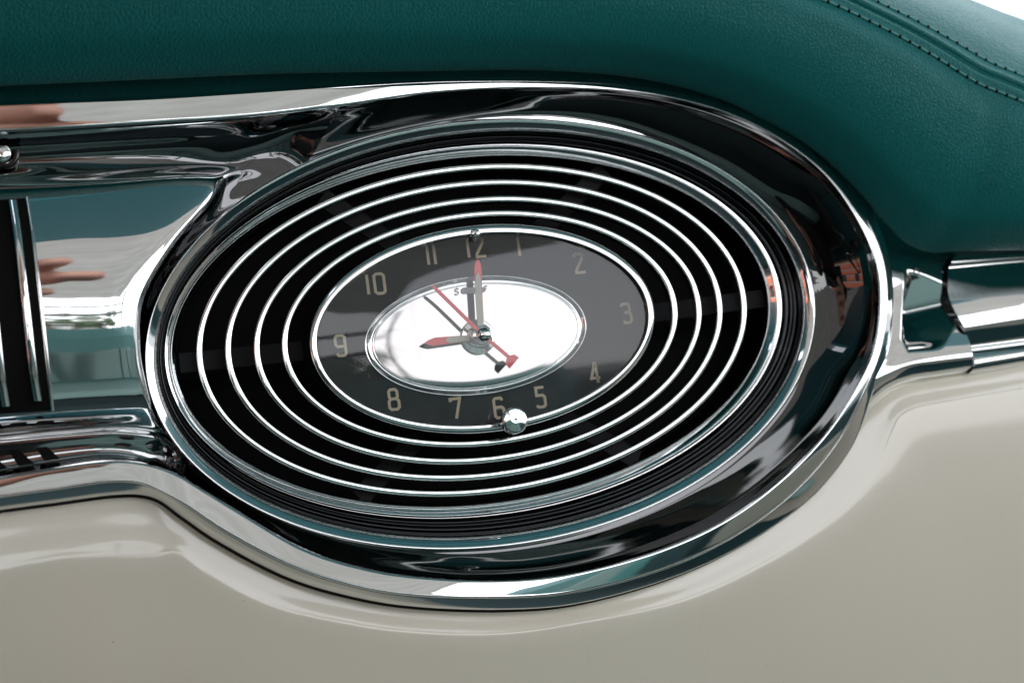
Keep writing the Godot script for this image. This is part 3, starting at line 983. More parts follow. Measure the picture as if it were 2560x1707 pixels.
	# left section: trough, convex panel and lower groove, one pressing
	var rows := [
		pts([-143.77, 66.47, 0, -127.96, 66.55, 0, -104.11, 66.66, 0, -81.7, 66.79, 0, -64.3, 67, 0, -50.2, 67.78, 0, -39.34, 68.53, 0]),
		pts([-143.87, 66.13, -1.6, -128.01, 66.21, -1.6, -104.07, 66.31, -1.6, -81.59, 66.42, -1.6, -64.14, 66.5, -1.6, -50.02, 67.16, -1.6, -39.67, 67.44, -1.6]),
		pts([-144.18, 64.03, -4.2, -128.24, 64.08, -4.2, -104.18, 64.24, -4.2, -81.59, 64.31, -4.2, -65.27, 64.55, -4.6, -51.84, 65.41, -6.5, -41.41, 65.31, -9.5]),
		pts([-144.59, 60.93, -7, -128.57, 60.93, -7, -104.37, 61.26, -7, -82.78, 61.58, -7, -68.81, 61.43, -7.4, -56.86, 60.41, -9, -48.86, 56.96, -9]),
		pts([-144.9, 56.14, -4.4, -129, 56.1, -4.4, -104.96, 56.59, -4.4, -82.39, 57.01, -4.4, -70.98, 56.91, -5.4, -63.97, 55.73, -9, -57.74, 53.12, -9]),
		pts([-145.2, 51.23, -1.5, -129.45, 51.03, -1.5, -106.69, 51.75, -1.5, -80.87, 52.69, -1.5, -73.5, 52.78, -2.8, -69.72, 51.99, -9, -64.18, 48.94, -9]),
		pts([-145.64, 45.06, 0.9, -130.02, 44.8, 0.9, -108.55, 45.27, 0.9, -80.24, 45.32, 0.9, -77.28, 45.57, 0, -74.03, 46.01, -8, -70.53, 45.04, -9]),
		pts([-146.48, 34.33, 3.5, -131.02, 33.95, 3.5, -111.98, 33.76, 3.5, -90.7, 34, 3.5, -88.07, 34.18, 2.8, -85.34, 35.45, -6, -81.98, 36.33, -9]),
		pts([-147.47, 22.68, 4.6, -132.11, 22.39, 4.6, -115.42, 21.35, 4.6, -99.81, 20.52, 4.6, -97.48, 20.54, 4, -95.16, 21.81, -5, -92.63, 22.58, -9]),
		pts([-148.46, 12.01, 3.9, -133.21, 10.95, 3.9, -116.61, 9.33, 3.9, -101.95, 8.23, 3.9, -99.86, 8.22, 3.4, -98.17, 9.41, -5, -96.92, 10.16, -9]),
		pts([-149.47, 1.52, 2.2, -134.2, 0.67, 2.2, -117.59, -0.74, 2.2, -101.81, -1.51, 2.2, -99.49, -1.47, 1.8, -97.94, -0.69, -5, -96.71, -0.27, -9]),
		pts([-150.16, -4.76, -0.6, -134.84, -5.69, -0.6, -118.05, -6.1, -0.6, -100.9, -6.96, -0.6, -98.25, -6.97, -1, -96.78, -7.07, -6, -95.49, -7.53, -9]),
		pts([-150.85, -9.49, -6.4, -135.26, -9.5, -6.4, -118.27, -9.86, -6.4, -104.21, -10.64, -6.4, -97.92, -12.07, -7, -95.69, -13.07, -8.5, -93.84, -13.91, -9]),
		pts([-151.08, -11.96, -6.6, -135.49, -11.89, -6.6, -118.49, -12.05, -6.6, -106.61, -12.72, -6.6, -98.51, -14.39, -7, -94.89, -16.02, -8.5, -92.55, -17.49, -9]),
		pts([-151.55, -16.73, -7.6, -135.93, -16.39, -7.6, -122.07, -15.79, -7.6, -109.11, -16.17, -7.6, -100.48, -17.93, -8, -95.2, -19.54, -9.5, -91.42, -20.27, -10]),
		pts([-151.78, -20.1, -6, -136.19, -19.25, -6, -123.88, -18.62, -6, -110.52, -18.41, -6, -101.92, -20.05, -6.5, -94.88, -22.56, -8, -89.87, -24.47, -10]),
		pts([-151.64, -21.66, 0, -136.27, -20.84, 0, -124.13, -20.12, 0, -111.79, -19.71, 0, -103, -20.97, 0, -97.06, -23.35, 0, -91.6, -26.46, 0])]
	var dense := []
	for i in rows.size():
		var r: PackedVector3Array = rows[i]
		if i < 4:
			r[-1] = dish[int([0.0, 0.14, 0.5, 1.0][i] * (dish.size() - 1))][0]
		elif i > 12:
			r[-1] = dish[int([1.0, 0.6, 0.25, 0.0][i - 13] * (dish.size() - 1))][-1]
		else:
			r[-1] = oval_at(e0, oval_angle(e0, r[-1]))
		if i > 3 and i < 13:
			for k in 5:
				r[k] = yawed(r[k], 1.0 if i < 12 else 0.4)
		dense.append(spline(r, 14))
	dense = weave(dense, 7)
	var lp := Shell.new()
	lp.sheet(dense)
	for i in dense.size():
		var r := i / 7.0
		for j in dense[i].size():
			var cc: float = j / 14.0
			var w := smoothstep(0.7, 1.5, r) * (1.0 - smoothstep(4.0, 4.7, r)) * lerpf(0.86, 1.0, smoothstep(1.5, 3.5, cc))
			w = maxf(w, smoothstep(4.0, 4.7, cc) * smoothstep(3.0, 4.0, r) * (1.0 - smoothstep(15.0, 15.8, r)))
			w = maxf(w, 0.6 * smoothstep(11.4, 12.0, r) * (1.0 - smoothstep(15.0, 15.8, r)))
			var g := lerpf(0.80, 0.13, w)  # shade of trough, junction and lower groove painted as darker chrome
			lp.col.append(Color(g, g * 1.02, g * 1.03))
	obj("left_panel", lp.commit(), M.shade_chrome, t)

	var lip_out := PackedVector3Array()
	for i in range(9 * 9, c.size()):
		lip_out.append(Vector3(c[i].x, c[i].y, -5.9))
	obj("gap_line", one(tube(lip_out, 0.5, 8), true), M.gap_line, t)  # dark strip added to draw the gap between rim and panel
	# right arm with its pocket
	var arm := [
		pts([122.17, 30.32, -14, 128.97, 22.27, -14, 136.38, 18.81, -14, 143.17, 16.61, -14, 152.01, 15.06, -14]),
		pts([120.55, 21.98, -9.8, 127.07, 16.86, -9.8, 134.24, 14.92, -9.8, 141.75, 14.45, -9.8, 148.65, 13.61, -9.8]),
		pts([121.9, 13.3, -8.2, 125.95, 11.08, -8.2, 132.32, 9.87, -8.2, 139.77, 9.24, -8.2, 145.62, 8.75, -8.2]),
		pts([120.43, 5.95, -7, 124.1, 4.96, -7, 130.49, 4, -7, 137.89, 3.35, -7, 142.52, 2.95, -7]),
		pts([118.82, -0.27, -5.7, 122.3, -0.58, -5.7, 128.71, -1.3, -5.7, 136.07, -1.97, -5.7, 141.46, -2.19, -5.7]),
		pts([114.69, -9.36, -3.5, 118.71, -9.75, -3.5, 125.73, -10.03, -3.5, 134.67, -9.96, -3.5, 143.07, -10.09, -3.5]),
		pts([110.39, -16.38, -1.8, 115.49, -16.24, -1.8, 123.63, -15.75, -1.8, 132.59, -15.32, -1.8, 143.22, -15.3, -1.8]),
		pts([105.14, -23.67, -1.3, 112.83, -21.11, -1.3, 120.51, -19.04, -1.3, 130.14, -18.7, -1.3, 142.69, -18.64, -1.3]),
		pts([106.32, -28, -3.6, 114.02, -24.03, -3.6, 121.73, -21.96, -3.6, 131.26, -21.63, -3.6, 143.91, -21.33, -3.6]),
		pts([110.31, -30.37, -9, 117.32, -25.88, -9, 125.09, -23.93, -9, 134.62, -23.46, -9, 146.67, -23.1, -9])]
	var fine := []
	for r in arm:
		fine.append(spline(r, 24))
	fine = weave(fine, 14)
	var quad := PackedVector2Array()
	for q in pts([129.89, 10.75, -3, 159.88, 11.24, -3, 158.85, -16.37, -3, 122.27, -14.24, -3, 121.57, -10.24, -3]):
		quad.append(Vector2(q.x, q.y))
	var crease_a := Vector3(127.03, -1.77, -3)
	var crease_b := Vector3(140.71, -0.61, -3)
	for i in fine.size():
		for j in fine[i].size():
			var q: Vector3 = fine[i][j]
			var p := Vector2(q.x, q.y)
			var dist := INF
			for k in 5:
				dist = minf(dist, p.distance_to(Geometry2D.get_closest_point_to_segment(p, quad[k], quad[(k + 1) % 5])))
			if not Geometry2D.is_point_in_polygon(p, quad):
				dist = -dist
			var into := smoothstep(-0.6, 3.2, dist)
			var up := p.y - lerpf(crease_a.y, crease_b.y, (p.x - crease_a.x) / (crease_b.x - crease_a.x))
			var bent := sqrt(up * up + 0.8)
			var floor_ := -13.9 + up * -0.19 + bent * 0.59 + 4.0 * clampf((p.x - quad[0].x) / 11.0, 0.0, 1.0)
			fine[i][j].z = lerpf(q.z, minf(floor_, q.z), into)
	obj("arm", one(fine), M.chrome, t)
	var hole := Shell.new()
	lathe_into(hole, [[1.35, -0.6], [1.2, 0.05], [0.95, 0.25], [0.75, 0.15], [0.6, -0.6], [0.0, -1.2]], 24)
	var at := Vector3(133.21, 10.22, -8.3)
	obj("screw_hole", hole.commit(), M.gloss_black, t, at * 0.001)

	# the slotted opening in the left panel
	var jamb_r := spline(pts([-122.99, 49.47, -0.3, -122.66, 41, 2.7, -122.56, 29.26, 5, -122.43, 15.82, 5.5, -122.34, 3.85, 4.4, -122.21, -5.91, 1.6]), 6)
	var jamb_l := spline(pts([-150.51, 48.95, -0.3, -150.02, 40.87, 2.7, -149.49, 29.33, 5, -149.47, 16.72, 5.5, -149.56, 5.01, 4.4, -149.87, -4.84, 1.6]), 6)
	var recess := []
	for k in 5:
		var row := PackedVector3Array()
		for q in mix(jamb_l, jamb_r, k / 4.0):
			row.append(yawed(q))
		recess.append(row)
	obj("slot_backing", one(recess), M.black, t)
	for k in 4:
		var dx := -63.0 * k
		var bar := obj("bar", bar_mesh(k), M.chrome, t)
		bar.position = Vector3(dx * 0.001 / 8.25, -0.0006 * k, -dx * 0.000052 / 8.25)
	var jamb := PackedVector3Array()
	for q in jamb_r:
		jamb.append(yawed(q))
	obj("opening_edge", one(tube(jamb, 0.45, 10), true), M.chrome, t)
	# louvres in the lower groove
	for k in 3:
		var dx := -52.0 * k
		var l := obj("louvre_slot", plate(pts([-127.56, -12.96, -7.2, -125.41, -12.76, -7.2, -121.36, -17.25, -7.2, -122.13, -18.5, -7.2, -124.27, -18.47, -7.2, -125.4, -17, -7.2]), 1.0), M.black, t)
		l.position = Vector3(dx / 8250.0, -0.0006 * k, 0.0001 * k)
	# a push knob at the left end of the trough
	var k := Shell.new()
	lathe_into(k, [[4.0, -8.5], [4.0, -5.7], [3.8, -5.2], [3.2, -5.0], [2.6, -5.2]])
	var kn := obj("knob_collar", k.commit(), M.gloss_black, t, Vector3(-127.5, 62.39, 0) * 0.001)
	var kc := Shell.new()
	lathe_into(kc, [[2.6, -6.5], [2.6, -4.7], [2.3, -4.2], [1.4, -3.9], [0.0, -3.8]])
	obj("knob_cap", kc.commit(), M.chrome, t, Vector3(-128.14, 62.43, 0) * 0.001)


func yawed(p: Vector3, part := 1.0) -> Vector3:
	# the left panel faces a little towards the passenger
	return p - Vector3(0, 0, (p.x + 143.0) * 0.052 * part)


func bar_mesh(_k: int) -> ArrayMesh:
	# one upright chrome bar with a rounded crown
	var rows := []
	for e in [[-8.5, -0.2], [-8.2, 1.0], [-6.5, 1.6], [0.0, 1.8], [6.5, 1.6], [8.2, 1.0], [8.5, -0.2]]:
		var row := PackedVector3Array()
		for q in spline(pts([-126.6, 48.51, 0, -126.33, 41.39, 2.2, -126.2, 29.69, 4.4, -126.04, 16.26, 4.9, -125.95, 4.31, 3.8, -125.53, -3.36, 1.7]), 4):
			row.append(yawed(q + Vector3(e[0] / 8.25, 0, e[1] + 0.4)))
		rows.append(row)
	return one(weave(rows, 3))


# ---------------------------------------------------------------- grille
func grille() -> void:
	var t := thing("speaker_grille", "four slim chrome oval rings on dark spokes over black opening round the clock", "grille")
	var rings := [[-3, 6.69, 79.99, 45.74, 2.06, -12.5], [-3.75, 6.22, 71.89, 41.11, 2.06, -10.5], [-3.94, 5.68, 64.38, 36.33, 2.01, -8.3], [-4.44, 5.66, 56.64, 31.87, 2.02, -6.6]]
	for e in rings:
		var keys := []
		for q in [[-0.84, -2.6], [-0.86, -0.7], [-0.78, -0.3], [-0.6, -0.08], [0.0, 0.0], [0.6, -0.08], [0.78, -0.3], [0.86, -0.7], [0.84, -2.6]]:
			var row := PackedVector3Array()
			for p in oval(e, 200, q[0]):
				row.append(p + Vector3(0, 0, q[1]))
			keys.append(row)
		obj("ring", one(weave(keys, 3), true), M.chrome_worn, t)
	# spokes behind the rings
	var inner := [-4.03, 5.68, 51.16, 29.21, 2.01, -13]
	var outer := [-1.53, 6.64, 86.48, 48.33, 1.96, -15.5]
	for px in [Vector3(-45.37, 48.89, -14), Vector3(39.21, 48.22, -14), Vector3(74.97, 7.34, -14), Vector3(36.95, -34.96, -14), Vector3(-44.05, -36.15, -14), Vector3(-86.15, 5.2, -14)]:
		var a := oval_angle(outer, px)
		var p := oval_at(outer, a)
		var q := oval_at(inner, a + 0.10 * sin(2.0 * a))
		var d := Vector2(q.x - p.x, q.y - p.y).normalized().orthogonal() * 2.6
		var o := Vector3(d.x, d.y, 0)
		obj("spoke", plate(PackedVector3Array([p + o, q + o, q - o, p - o]), 1.5, 0.0), M.spoke, t)
	# black baffle far behind
	obj("baffle", plate(oval([1.08, 8.59, 89.06, 49.77, 1.92, -33], 96), 1.0), M.black, t)


# ---------------------------------------------------------------- clock
func clock() -> void:
	var t := thing("clock", "oval dashboard clock with black dial, beige numerals, mirror centre and red-tipped hands", "clock")
	var n := 160
	# body and bezel
	obj("case", one([oval([-4.43, 5.47, 49.01, 28.11, 2.07, -6.6], n), oval([0.62, 7.97, 50.56, 29.05, 1.98, -34], n)], true, Vector3(0, 0, 1)), M.gloss_black, t)
	var bz := [oval([-3.95, 5.68, 49.93, 28.81, 2.09, -8], n), oval([-4.47, 5.43, 50.1, 29.06, 2.11, -6.2], n), oval([-4.85, 5.25, 49.84, 28.79, 2.1, -5], n), oval([-5.02, 5.18, 49.47, 28.33, 2.07, -4.5], n), oval([-5.07, 5.12, 48.88, 27.65, 2.03, -4.25], n), oval([-5.06, 5.04, 48.25, 26.92, 1.98, -4.25], n), oval([-4.92, 5.02, 47.92, 26.51, 1.95, -4.6], n), oval([-4.22, 5.33, 47.95, 26.36, 1.93, -7.2], n)]
	obj("bezel", one(weave(bz, 6), true), M.chrome_worn, t)
	# inside wall and dial
	obj("dial_wall", one([oval([-4.74, 5.14, 48, 26.56, 1.95, -5.4], n), oval([-5.02, 4.85, 48.98, 27.42, 1.9, -12.2], n)], true, Vector3(0, 0, 1)), M.gloss_black, t)
	var dl := Shell.new()
	dl.sheet([oval([-5.04, 4.83, 49.46, 27.9, 1.92, -12], n), oval([-5.84, 4.34, 31.86, 16.31, 1.65, -12], n)], true)
	obj("dial", dl.commit(), M.dial, t)
	# glass, slightly domed
	var ge := [-4.66, 5.17, 48.28, 26.82, 1.96, -5.6]
	var dome := []
	for i in 13:
		var f := 1.0 - i / 12.0
		var row := PackedVector3Array()
		for k in n:
			var p := oval_at(ge, TAU * k / n)
			row.append(Vector3(lerpf(ge[0], p.x, maxf(f, 0.002)), lerpf(ge[1], p.y, maxf(f, 0.002)), -5.6 + 1.5 * (1.0 - f * f)))
		dome.append(row)
	obj("glass", one(dome, true), M.glass, t)
	# inner trim ring and mirror plate
	var tr := [oval([-5.77, 4.37, 32.76, 16.98, 1.68, -12.1], n), oval([-6.05, 4.24, 32.44, 16.7, 1.66, -11.2], n), oval([-6.12, 4.21, 32.11, 16.39, 1.64, -11], n), oval([-5.91, 4.28, 31.46, 15.86, 1.62, -11.6], n), oval([-5.82, 4.33, 30.72, 15.2, 1.58, -12], n), oval([-5.94, 4.28, 30.06, 14.57, 1.54, -11.7], n), oval([-5.77, 4.3, 29.71, 14.27, 1.52, -12.1], n)]
	obj("inner_trim", one(weave(tr, 4), true), M.chrome, t)
	var me := [-5.8, 4.28, 29.96, 14.45, 1.53, -12]
	var mp := []
	for i in 15:
		var f := 1.0 - i / 14.0
		var row := PackedVector3Array()
		for k in n:
			var p := oval_at(me, TAU * k / n)
			row.append(Vector3(lerpf(me[0], p.x, maxf(f, 0.002)), lerpf(me[1], p.y, maxf(f, 0.002)), -12.0 + 0.16 * (1.0 - pow(f, 8.0))))
		mp.append(row)
	var mir := obj("mirror_plate", one(mp, true), M.mirror, t)
	# regulator slot and the letters beside it
	obj("regulator_slot", plate(pts([-8.91, 17.72, -11.4, -8.35, 18.04, -11.4, -2.79, 17.68, -11.4, -2.33, 17.27, -11.4, -2.47, 16.28, -11.4, -3.03, 15.96, -11.4, -8.59, 16.32, -11.4, -9.04, 16.74, -11.4]), 0.1), M.underside, mir)
	var ls := Shell.new()
	ribbon_into(ls, local(pts([-9.68, 17.66, -11.4, -10.01, 18, -11.4, -10.52, 17.98, -11.4, -10.76, 17.63, -11.4, -10.62, 17.25, -11.4, -10.02, 17.01, -11.4, -9.83, 16.56, -11.4, -10.2, 16.22, -11.4, -10.76, 16.27, -11.4, -10.97, 16.59, -11.4])), 0.22, -11.38, 0.1)
	obj("letter", ls.commit(), M.underside, mir)
	var lf := Shell.new()
	ribbon_into(lf, local(pts([-1.21, 17.92, -11.4, -2.05, 17.93, -11.4, -2.14, 16.38, -11.4])), 0.22, -11.38, 0.1)
	ribbon_into(lf, local(pts([-2.02, 17.2, -11.4, -1.45, 17.19, -11.4])), 0.22, -11.375, 0.1)
	obj("letter", lf.commit(), M.underside, mir)
	# numerals
	for d in [[Vector3(-2.91, 29.23, -12), "12"], [Vector3(9.68, 28.48, -12), "1"], [Vector3(26.94, 22.17, -12), "2"], [Vector3(39.12, 6.4, -12), "3"], [Vector3(27.01, -9.86, -12), "4"], [Vector3(9.78, -14.93, -12), "5"], [Vector3(-2.61, -16.62, -12), "6"], [Vector3(-14.96, -15.46, -12), "7"], [Vector3(-32.17, -11.05, -12), "8"], [Vector3(-44.99, 5.11, -12), "9"], [Vector3(-32.88, 21.28, -12), "10"], [Vector3(-16.18, 28.11, -12), "11"]]:
		obj("numeral", numeral(d[1], d[0]), M.gold, t)
	# hub
	var centre := Vector3(-6.09, 3.66, -9)
	var hub := Shell.new()
	lathe_into(hub, [[5.0, -11.6], [4.95, -11.0], [4.6, -10.8], [3.4, -10.8], [3.1, -10.6], [3.0, -9.2], [3.6, -9.1], [3.6, -8.8]])
	lathe_into(hub, [[3.6, -8.8], [3.0, -8.4], [2.4, -8.3], [2.2, -7.9], [2.9, -7.8], [2.9, -7.5], [2.4, -7.1], [1.5, -7.0], [1.1, -6.8], [1.1, -5.6]])
	obj("hub", hub.commit(), M.chrome, t, Vector3(centre.x, centre.y, 0) * 0.001)
	var cap := Shell.new()
	lathe_into(cap, [[1.7, -6.0], [2.1, -5.5], [2.25, -5.0], [2.1, -4.4], [1.7, -3.9], [1.1, -3.55], [0.5, -3.4], [0.0, -3.38]])
	# hands
	hand(t, "hour_hand", pts([-22.39, 3.16, -8.7, -21.05, 3.88, -8.7, -19.12, 4.39, -8.7, -10.13, 4.18, -8.7, -7.12, 4.08, -8.7, -7.33, 2.62, -8.7, -10.36, 2.54, -8.7, -19.92, 2.15, -8.7, -21.23, 2.56, -8.7]), pts([-16.22, 3.46, -8.6, -15.06, 4.18, -8.6, -10.18, 4.07, -8.6, -7.79, 4, -8.6, -7.97, 2.73, -8.6, -10.38, 2.63, -8.6, -15.55, 2.44, -8.6]))
	hand(t, "minute_hand", pts([-4.21, 25.09, -7.4, -3.79, 24.31, -7.4, -3.47, 22.74, -7.4, -4.01, 17.81, -7.4, -4.88, 7.95, -7.4, -5.42, 3.45, -7.4, -6.93, 3.47, -7.4, -6.94, 6.79, -7.4, -6.08, 17.99, -7.4, -5.46, 22.91, -7.4, -4.85, 24.4, -7.4]), pts([-4.71, 21.14, -7.3, -4.28, 20.11, -7.3, -4.2, 17.38, -7.3, -5, 7.94, -7.3, -5.32, 5.27, -7.3, -6.91, 5.17, -7.3, -6.89, 6.77, -7.3, -6.08, 17.54, -7.3, -5.41, 20.2, -7.3]))
	var sh := hand(t, "second_hand", pts([-18.24, 18.4, -6, -17.71, 18.17, -6, -5.67, 3.61, -6, 0.72, -3.02, -6, 2.08, -2.88, -6, 3.29, -3.86, -6, 0.15, -6.62, -6, -0.76, -5.32, -6, -0.49, -4.05, -6, -0.13, -3.61, -6, -6.41, 2.82, -6, -18.61, 17.7, -6, -18.57, 18.25, -6]), PackedVector3Array())
	var sc := Vector3(-6.3, 3.22, -5.5)
	obj("cap", cap.commit(), M.chrome, sh, Vector3(sc.x, sc.y, 0) * 0.001)
	# screw at twelve, setting knob at six
	var scr := Shell.new()
	lathe_into(scr, [[1.35, -5.0], [1.35, -3.3], [1.2, -3.0], [0.8, -2.8], [0.0, -2.7]], 24)
	var sp := Vector3(-5.13, 31.45, -3)
	var so := obj("screw", scr.commit(), M.chrome, t, Vector3(sp.x, sp.y, 0) * 0.001)
	obj("screw_slot", plate(pts([-1.05, -0.5, -2.62, -0.9, -0.75, -2.62, 1.05, 0.5, -2.62, 0.9, 0.75, -2.62]), 0.6), M.black, so)
	var kn := Shell.new()
	lathe_into(kn, [[1.6, -8.0], [1.6, -1.2], [3.2, -1.0], [3.5, -0.6], [3.62, 0.2], [3.62, 1.6], [3.5, 2.1], [3.2, 2.4], [2.9, 2.46], [1.5, 2.62], [0.55, 2.72], [0.4, 2.60], [0.0, 2.55]], 56)
	var kp := Vector3(-2.88, -21.7, 2.4)
	obj("setting_knob", kn.commit(), M.chrome_worn, t, Vector3(kp.x, kp.y, 0) * 0.001)


func local(p: PackedVector3Array) -> PackedVector2Array:
	var o := PackedVector2Array()
	for q in p:
		o.append(Vector2(q.x, q.y))
	return o


func hand(t: Node3D, called: String, outline: PackedVector3Array, lume: PackedVector3Array) -> MeshInstance3D:
	var h := obj(called, plate(outline, 0.12), M.red, t)
	obj("underside", plate(at_z(outline, outline[0].z - 0.14), 0.1), M.underside, h)
	if lume.size():
		obj("inlay", plate(lume, 0.09), M.lume, h)
	return h


func numeral(text: String, at: Vector3) -> ArrayMesh:
	var strokes := {
		"0": [[0.12, 0, 0.38, 0, 0.5, 0.1, 0.5, 0.9, 0.38, 1, 0.12, 1, 0, 0.9, 0, 0.1]],
		"1": [[0, 0, 0, 1]],
		"2": [[0, 0.84, 0.03, 0.94, 0.12, 1, 0.33, 1, 0.45, 0.92, 0.45, 0.72, 0.06, 0.12, 0.06, 0, 0.56, 0]],
		"3": [[0, 0.88, 0.1, 1, 0.36, 1, 0.46, 0.92, 0.46, 0.62, 0.40, 0.54, 0.16, 0.54], [0.40, 0.54, 0.5, 0.45, 0.5, 0.1, 0.4, 0, 0.14, 0, 0.04, 0.1]],
		"4": [[0.36, 0, 0.31, 1, 0.27, 1, 0.02, 0.25, 0.5, 0.25]],
		"5": [[0.48, 1, 0.06, 1, 0.06, 0.6, 0.38, 0.6, 0.48, 0.5, 0.48, 0.1, 0.38, 0, 0.1, 0, 0, 0.1]],
		"6": [[0.46, 0.88, 0.38, 1, 0.1, 1, 0, 0.9, 0, 0.1, 0.1, 0, 0.38, 0, 0.48, 0.1, 0.48, 0.44, 0.38, 0.54, 0.06, 0.54]],
		"7": [[0, 0.86, 0, 1, 0.5, 1, 0.2, 0]],
		"8": [[0.12, 0.53, 0.04, 0.62, 0.04, 0.9, 0.13, 1, 0.37, 1, 0.46, 0.9, 0.46, 0.62, 0.38, 0.53], [0.12, 0.53, 0.38, 0.53, 0.5, 0.42, 0.5, 0.1, 0.4, 0, 0.1, 0, 0, 0.1, 0, 0.42]],
		"9": [[0.04, 0.12, 0.12, 0, 0.4, 0, 0.5, 0.1, 0.5, 0.9, 0.4, 1, 0.12, 1, 0.02, 0.9, 0.02, 0.56, 0.12, 0.46, 0.44, 0.46]],
	}
	var s := Shell.new()
	var size := 5.5
	var width := 0.0
	for ch in text:
		width += 0.0 if ch == "1" else 0.5
	width += 0.36 * (text.length() - 1)
	var x := -width / 2.0
	for ch in text:
		var lift := 0.0
		for st in strokes[ch]:
			var path := PackedVector2Array()
			for k in range(0, st.size(), 2):
				path.append(Vector2(at.x + (x + st[k]) * size, at.y + (st[k + 1] - 0.5) * size))
			var closed: bool = ch == "0" or (ch == "8")
			ribbon_into(s, path, 0.78, at.z + 0.16 + lift, 0.15, closed)
			lift += 0.012
		x += (0.0 if ch == "1" else 0.5) + 0.36
	return s.commit()


# ---------------------------------------------------------------- trim strip at the right
func trim_strip() -> void:
	var keys := []
	for e in [[0.0, -10.0], [0.008, -6.4], [0.02, -5.7], [0.05, -5.65], [0.068, -6.3], [0.12, -6.2], [0.25, -4.8], [0.38, -3.3], [0.5, -2.3], [0.585, -2.2], [0.66, -3.6], [0.735, -5.0], [0.78, -3.7], [0.83, -2.7], [0.88, -2.6], [0.95, -4.4], [1.0, -9.0]]:
		keys.append([e[0], e[1]])
	var end := spline(pts([144.92, 13, -3, 142.4, 7.96, -3, 140.54, 2.35, -3, 140.32, -2.58, -3, 141.63, -7.37, -3, 143.1, -11.38, -3, 144.22, -15.61, -3, 143.77, -20.88, -3, 142.78, -23.56, -3]), 10)
	var mid := spline(pts([168.24, 12.61, -3, 167.26, 7.9, -3, 166.43, 3.88, -3, 165.33, -1.46, -3, 164.36, -6.12, -3, 163.4, -10.76, -3, 162.45, -15.38, -3, 161.49, -19.99, -3, 160.92, -22.75, -3]), 10)
	var far := spline(pts([283.84, 9, -3, 282.69, 4.41, -3, 281.76, 0.7, -3, 280.76, -3.3, -3, 279.91, -6.71, -3, 279.06, -10.11, -3, 278.28, -13.22, -3, 277.58, -16.04, -3, 277.22, -17.45, -3]), 10)
	var rows := []
	for e in keys:
		var row := PackedVector3Array()
		for k in 25:
			var u := k / 24.0
			var i := int(e[0] * (end.size() - 1))
			var p := end[i].lerp(mid[i], u * 2.0) if u < 0.5 else mid[i].lerp(far[i], u * 2.0 - 1.0)
			p.z = e[1]
			row.append(p)
		rows.append(row)
	rows = weave(rows, 5)
	var s := Shell.new()
	s.sheet(rows)
	# the cut end of the strip
	var a := PackedVector3Array()
	var b := PackedVector3Array()
	for r in rows:
		a.append(r[0])
		b.append(r[0] + Vector3(-0.1, 0, -5))
	var o := thing("trim_strip", "ribbed chrome trim strip running right from the clock surround's arm", "trim strip")
	obj("strip", s.commit(), M.chrome, o)
	obj("end_gap", one([a, b], false, Vector3(-1, 0, 0)), M.gloss_black, o)


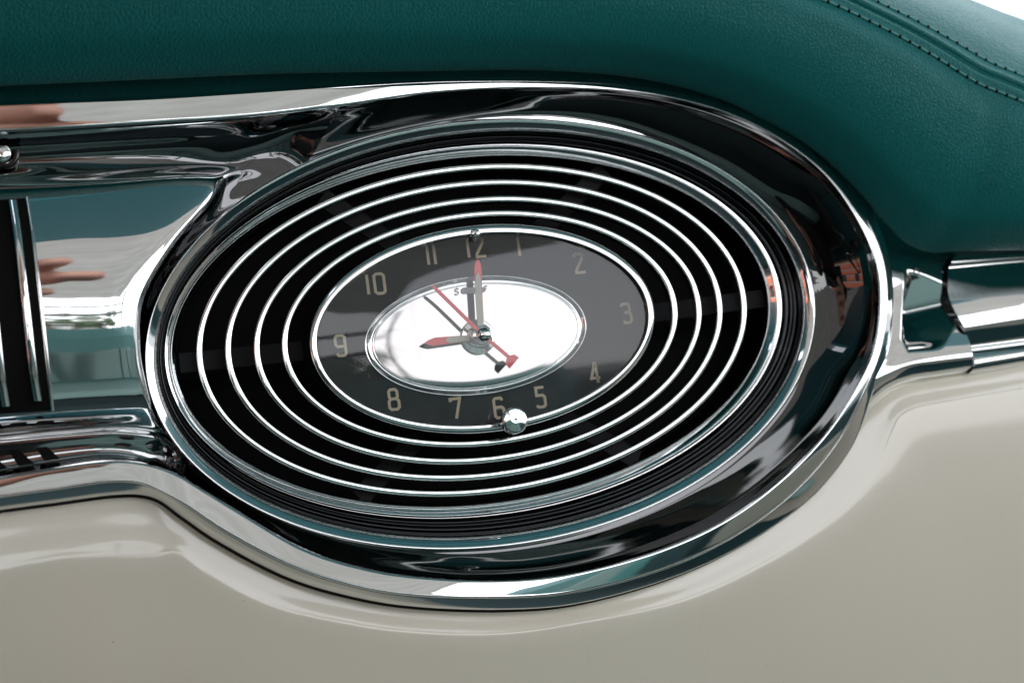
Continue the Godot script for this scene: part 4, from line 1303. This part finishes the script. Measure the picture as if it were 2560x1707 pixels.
# ---------------------------------------------------------------- padded dash top
func pad() -> void:
	var t := thing("dash_pad", "dark blue-green leather dash pad with twin-stitched piped seam above the clock", "dash pad")
	var low := spline(pts([-149.65, 76.55, 8, -126.92, 76.64, 8, -90.7, 76.57, 8, -60.89, 76.54, 8, -38.71, 75.95, 8, -13.43, 75.12, 8, -1.07, 74.78, 8, 17.77, 73.76, 8, 47.2, 69.8, 8, 69.52, 62.75, 8, 81.88, 56.12, 8, 94.17, 48.11, 8, 102.74, 40.92, 7, 111.68, 32.31, 5, 119.55, 24.29, 2, 126.82, 17.82, 0, 134.97, 14.58, -1, 140.76, 13.73, 2, 161.95, 11.56, 6, 193.08, 9.11, 7, 281.71, 3.15, 7]), 8)
	var seam := spline(pts([-143.91, 131.25, 24, -121.62, 130.54, 24, -81.41, 128.51, 24, -51.46, 126.48, 24, -28.52, 124.45, 24, 0.81, 119.2, 24, 15.12, 115.51, 24, 30.88, 111.24, 24, 61.73, 101.09, 24, 87.22, 92.71, 24, 100.82, 87.76, 24, 116.21, 79.93, 24, 125.22, 74.88, 24, 134.21, 69.26, 24, 140.61, 64.91, 24, 145.81, 61.64, 24, 151.89, 58.97, 24, 158.94, 55.71, 24, 170.93, 49.9, 24, 193.27, 39.95, 24, 267.94, 13.2, 24]), 8)
	var crest := spline(pts([-143.54, 170.06, -24, -118.42, 169.53, -24, -70.63, 167.74, -24, -35.55, 165.14, -24, -6.98, 162.42, -24, 26.34, 156.79, -24, 44.09, 153.19, -24, 63.4, 148.08, -24, 102.63, 133.92, -24, 133.86, 118.69, -24, 151.33, 110.43, -24, 172.22, 101.48, -24, 180.61, 98.21, -24, 189.02, 94.77, -24, 195.25, 92.59, -24, 200.65, 90.28, -24, 209.2, 86.62, -24, 220.17, 81.93, -24, 235.92, 74.7, -24, 263.51, 63.39, -24, 337.72, 30.96, -24]), 8)
	var under := spline(pts([-150.23, 82.07, -9, -126.57, 82.17, -9, -88.9, 81.98, -9, -57.89, 81.7, -9, -34.82, 81.09, -9, -8.51, 80.21, -9, 4.35, 79.86, -9, 23.98, 78.92, -9, 54.62, 74.94, -9, 77.85, 67.6, -9, 90.72, 60.69, -9, 103.51, 52.36, -9, 111.83, 44.64, -9, 119.9, 35.26, -9, 126.16, 26.38, -9, 132.36, 19.38, -9, 140.03, 15.91, -9, 147.87, 15.28, -9, 172.51, 13.71, -9, 205.56, 11.33, -9, 297.57, 5.13, -9]), 8)
	var behind := PackedVector3Array()
	for q in under:
		behind.append(q + Vector3(0, -6, -5))
	var face := [behind, mix(under, low, 0.0, 0.0), mix(under, low, 0.5, 0.0), mix(under, low, 0.85, 0.0), mix(low, seam, 0.0, 0.0), mix(low, seam, 0.06, 4.5), mix(low, seam, 0.18, 9.0), mix(low, seam, 0.42, 11.0), mix(low, seam, 0.68, 8.5), mix(low, seam, 0.86, 3.9), mix(low, seam, 0.92, 2.3), mix(low, seam, 0.965, 1.3), mix(low, seam, 0.985, 0.4), mix(low, seam, 1.0, -1.0)]
	obj("front_panel", one(weave(face, 6)), M.leather, t)
	var back := PackedVector3Array()
	for q in crest:
		back.append(q + Vector3(0, -14, -70))
	var topf := [mix(seam, crest, 0.0, -1.0), mix(seam, crest, 0.03, 0.6), mix(seam, crest, 0.10, 2.2), mix(seam, crest, 0.35, 6.5), mix(seam, crest, 0.7, 7.0), mix(seam, crest, 1.0, 0.0), mix(crest, back, 0.5, 0.0) , back]
	obj("top_panel", one(weave(topf, 6)), M.leather, t)
	# piping and stitches
	var pipe := PackedVector3Array()
	for q in mix(seam, crest, 0.035, 0.3):
		pipe.append(q)
	obj("piping", one(tube(pipe, 1.15, 12), true), M.leather, t)
	var cap := CapsuleMesh.new()
	cap.radius = 0.00040
	cap.height = 0.0029
	cap.radial_segments = 8
	cap.rings = 3
	var hole := SphereMesh.new()
	hole.radius = 0.00055
	hole.height = 0.0011
	hole.radial_segments = 8
	hole.rings = 4
	var lower := PackedVector3Array()
	for i in seam.size():
		var f := 1.0 - 4.6 / seam[i].distance_to(low[i])
		var dz := lerpf(3.9, 2.3, (f - 0.86) / 0.06) if f < 0.92 else lerpf(2.3, 1.3, (f - 0.92) / 0.045)
		lower.append(low[i].lerp(seam[i], f) + Vector3(0, 0, dz + 0.18))
	for line in [lower, mix(seam, crest, 0.115, 2.55)]:
		var total := 0.0
		for i in line.size() - 1:
			total += line[i].distance_to(line[i + 1])
		var many := int(total / 3.4)
		var e := even(line, many * 2 + 1)
		for k in many:
			var a := e[k * 2]
			var b := e[mini(k * 2 + 2, e.size() - 1)]
			if a.x < 75.0 or a.x > 175.0:
				continue
			var st := obj("stitch", cap, M.thread, t)
			var d := (b - a).normalized()
			var s := d.cross(Vector3(0, 0, 1)).normalized()
			st.transform = Transform3D(Basis(s, d, s.cross(d)), (a + b) * 0.0005)
			obj("stitch_hole", hole, M.black, t, a * 0.001)
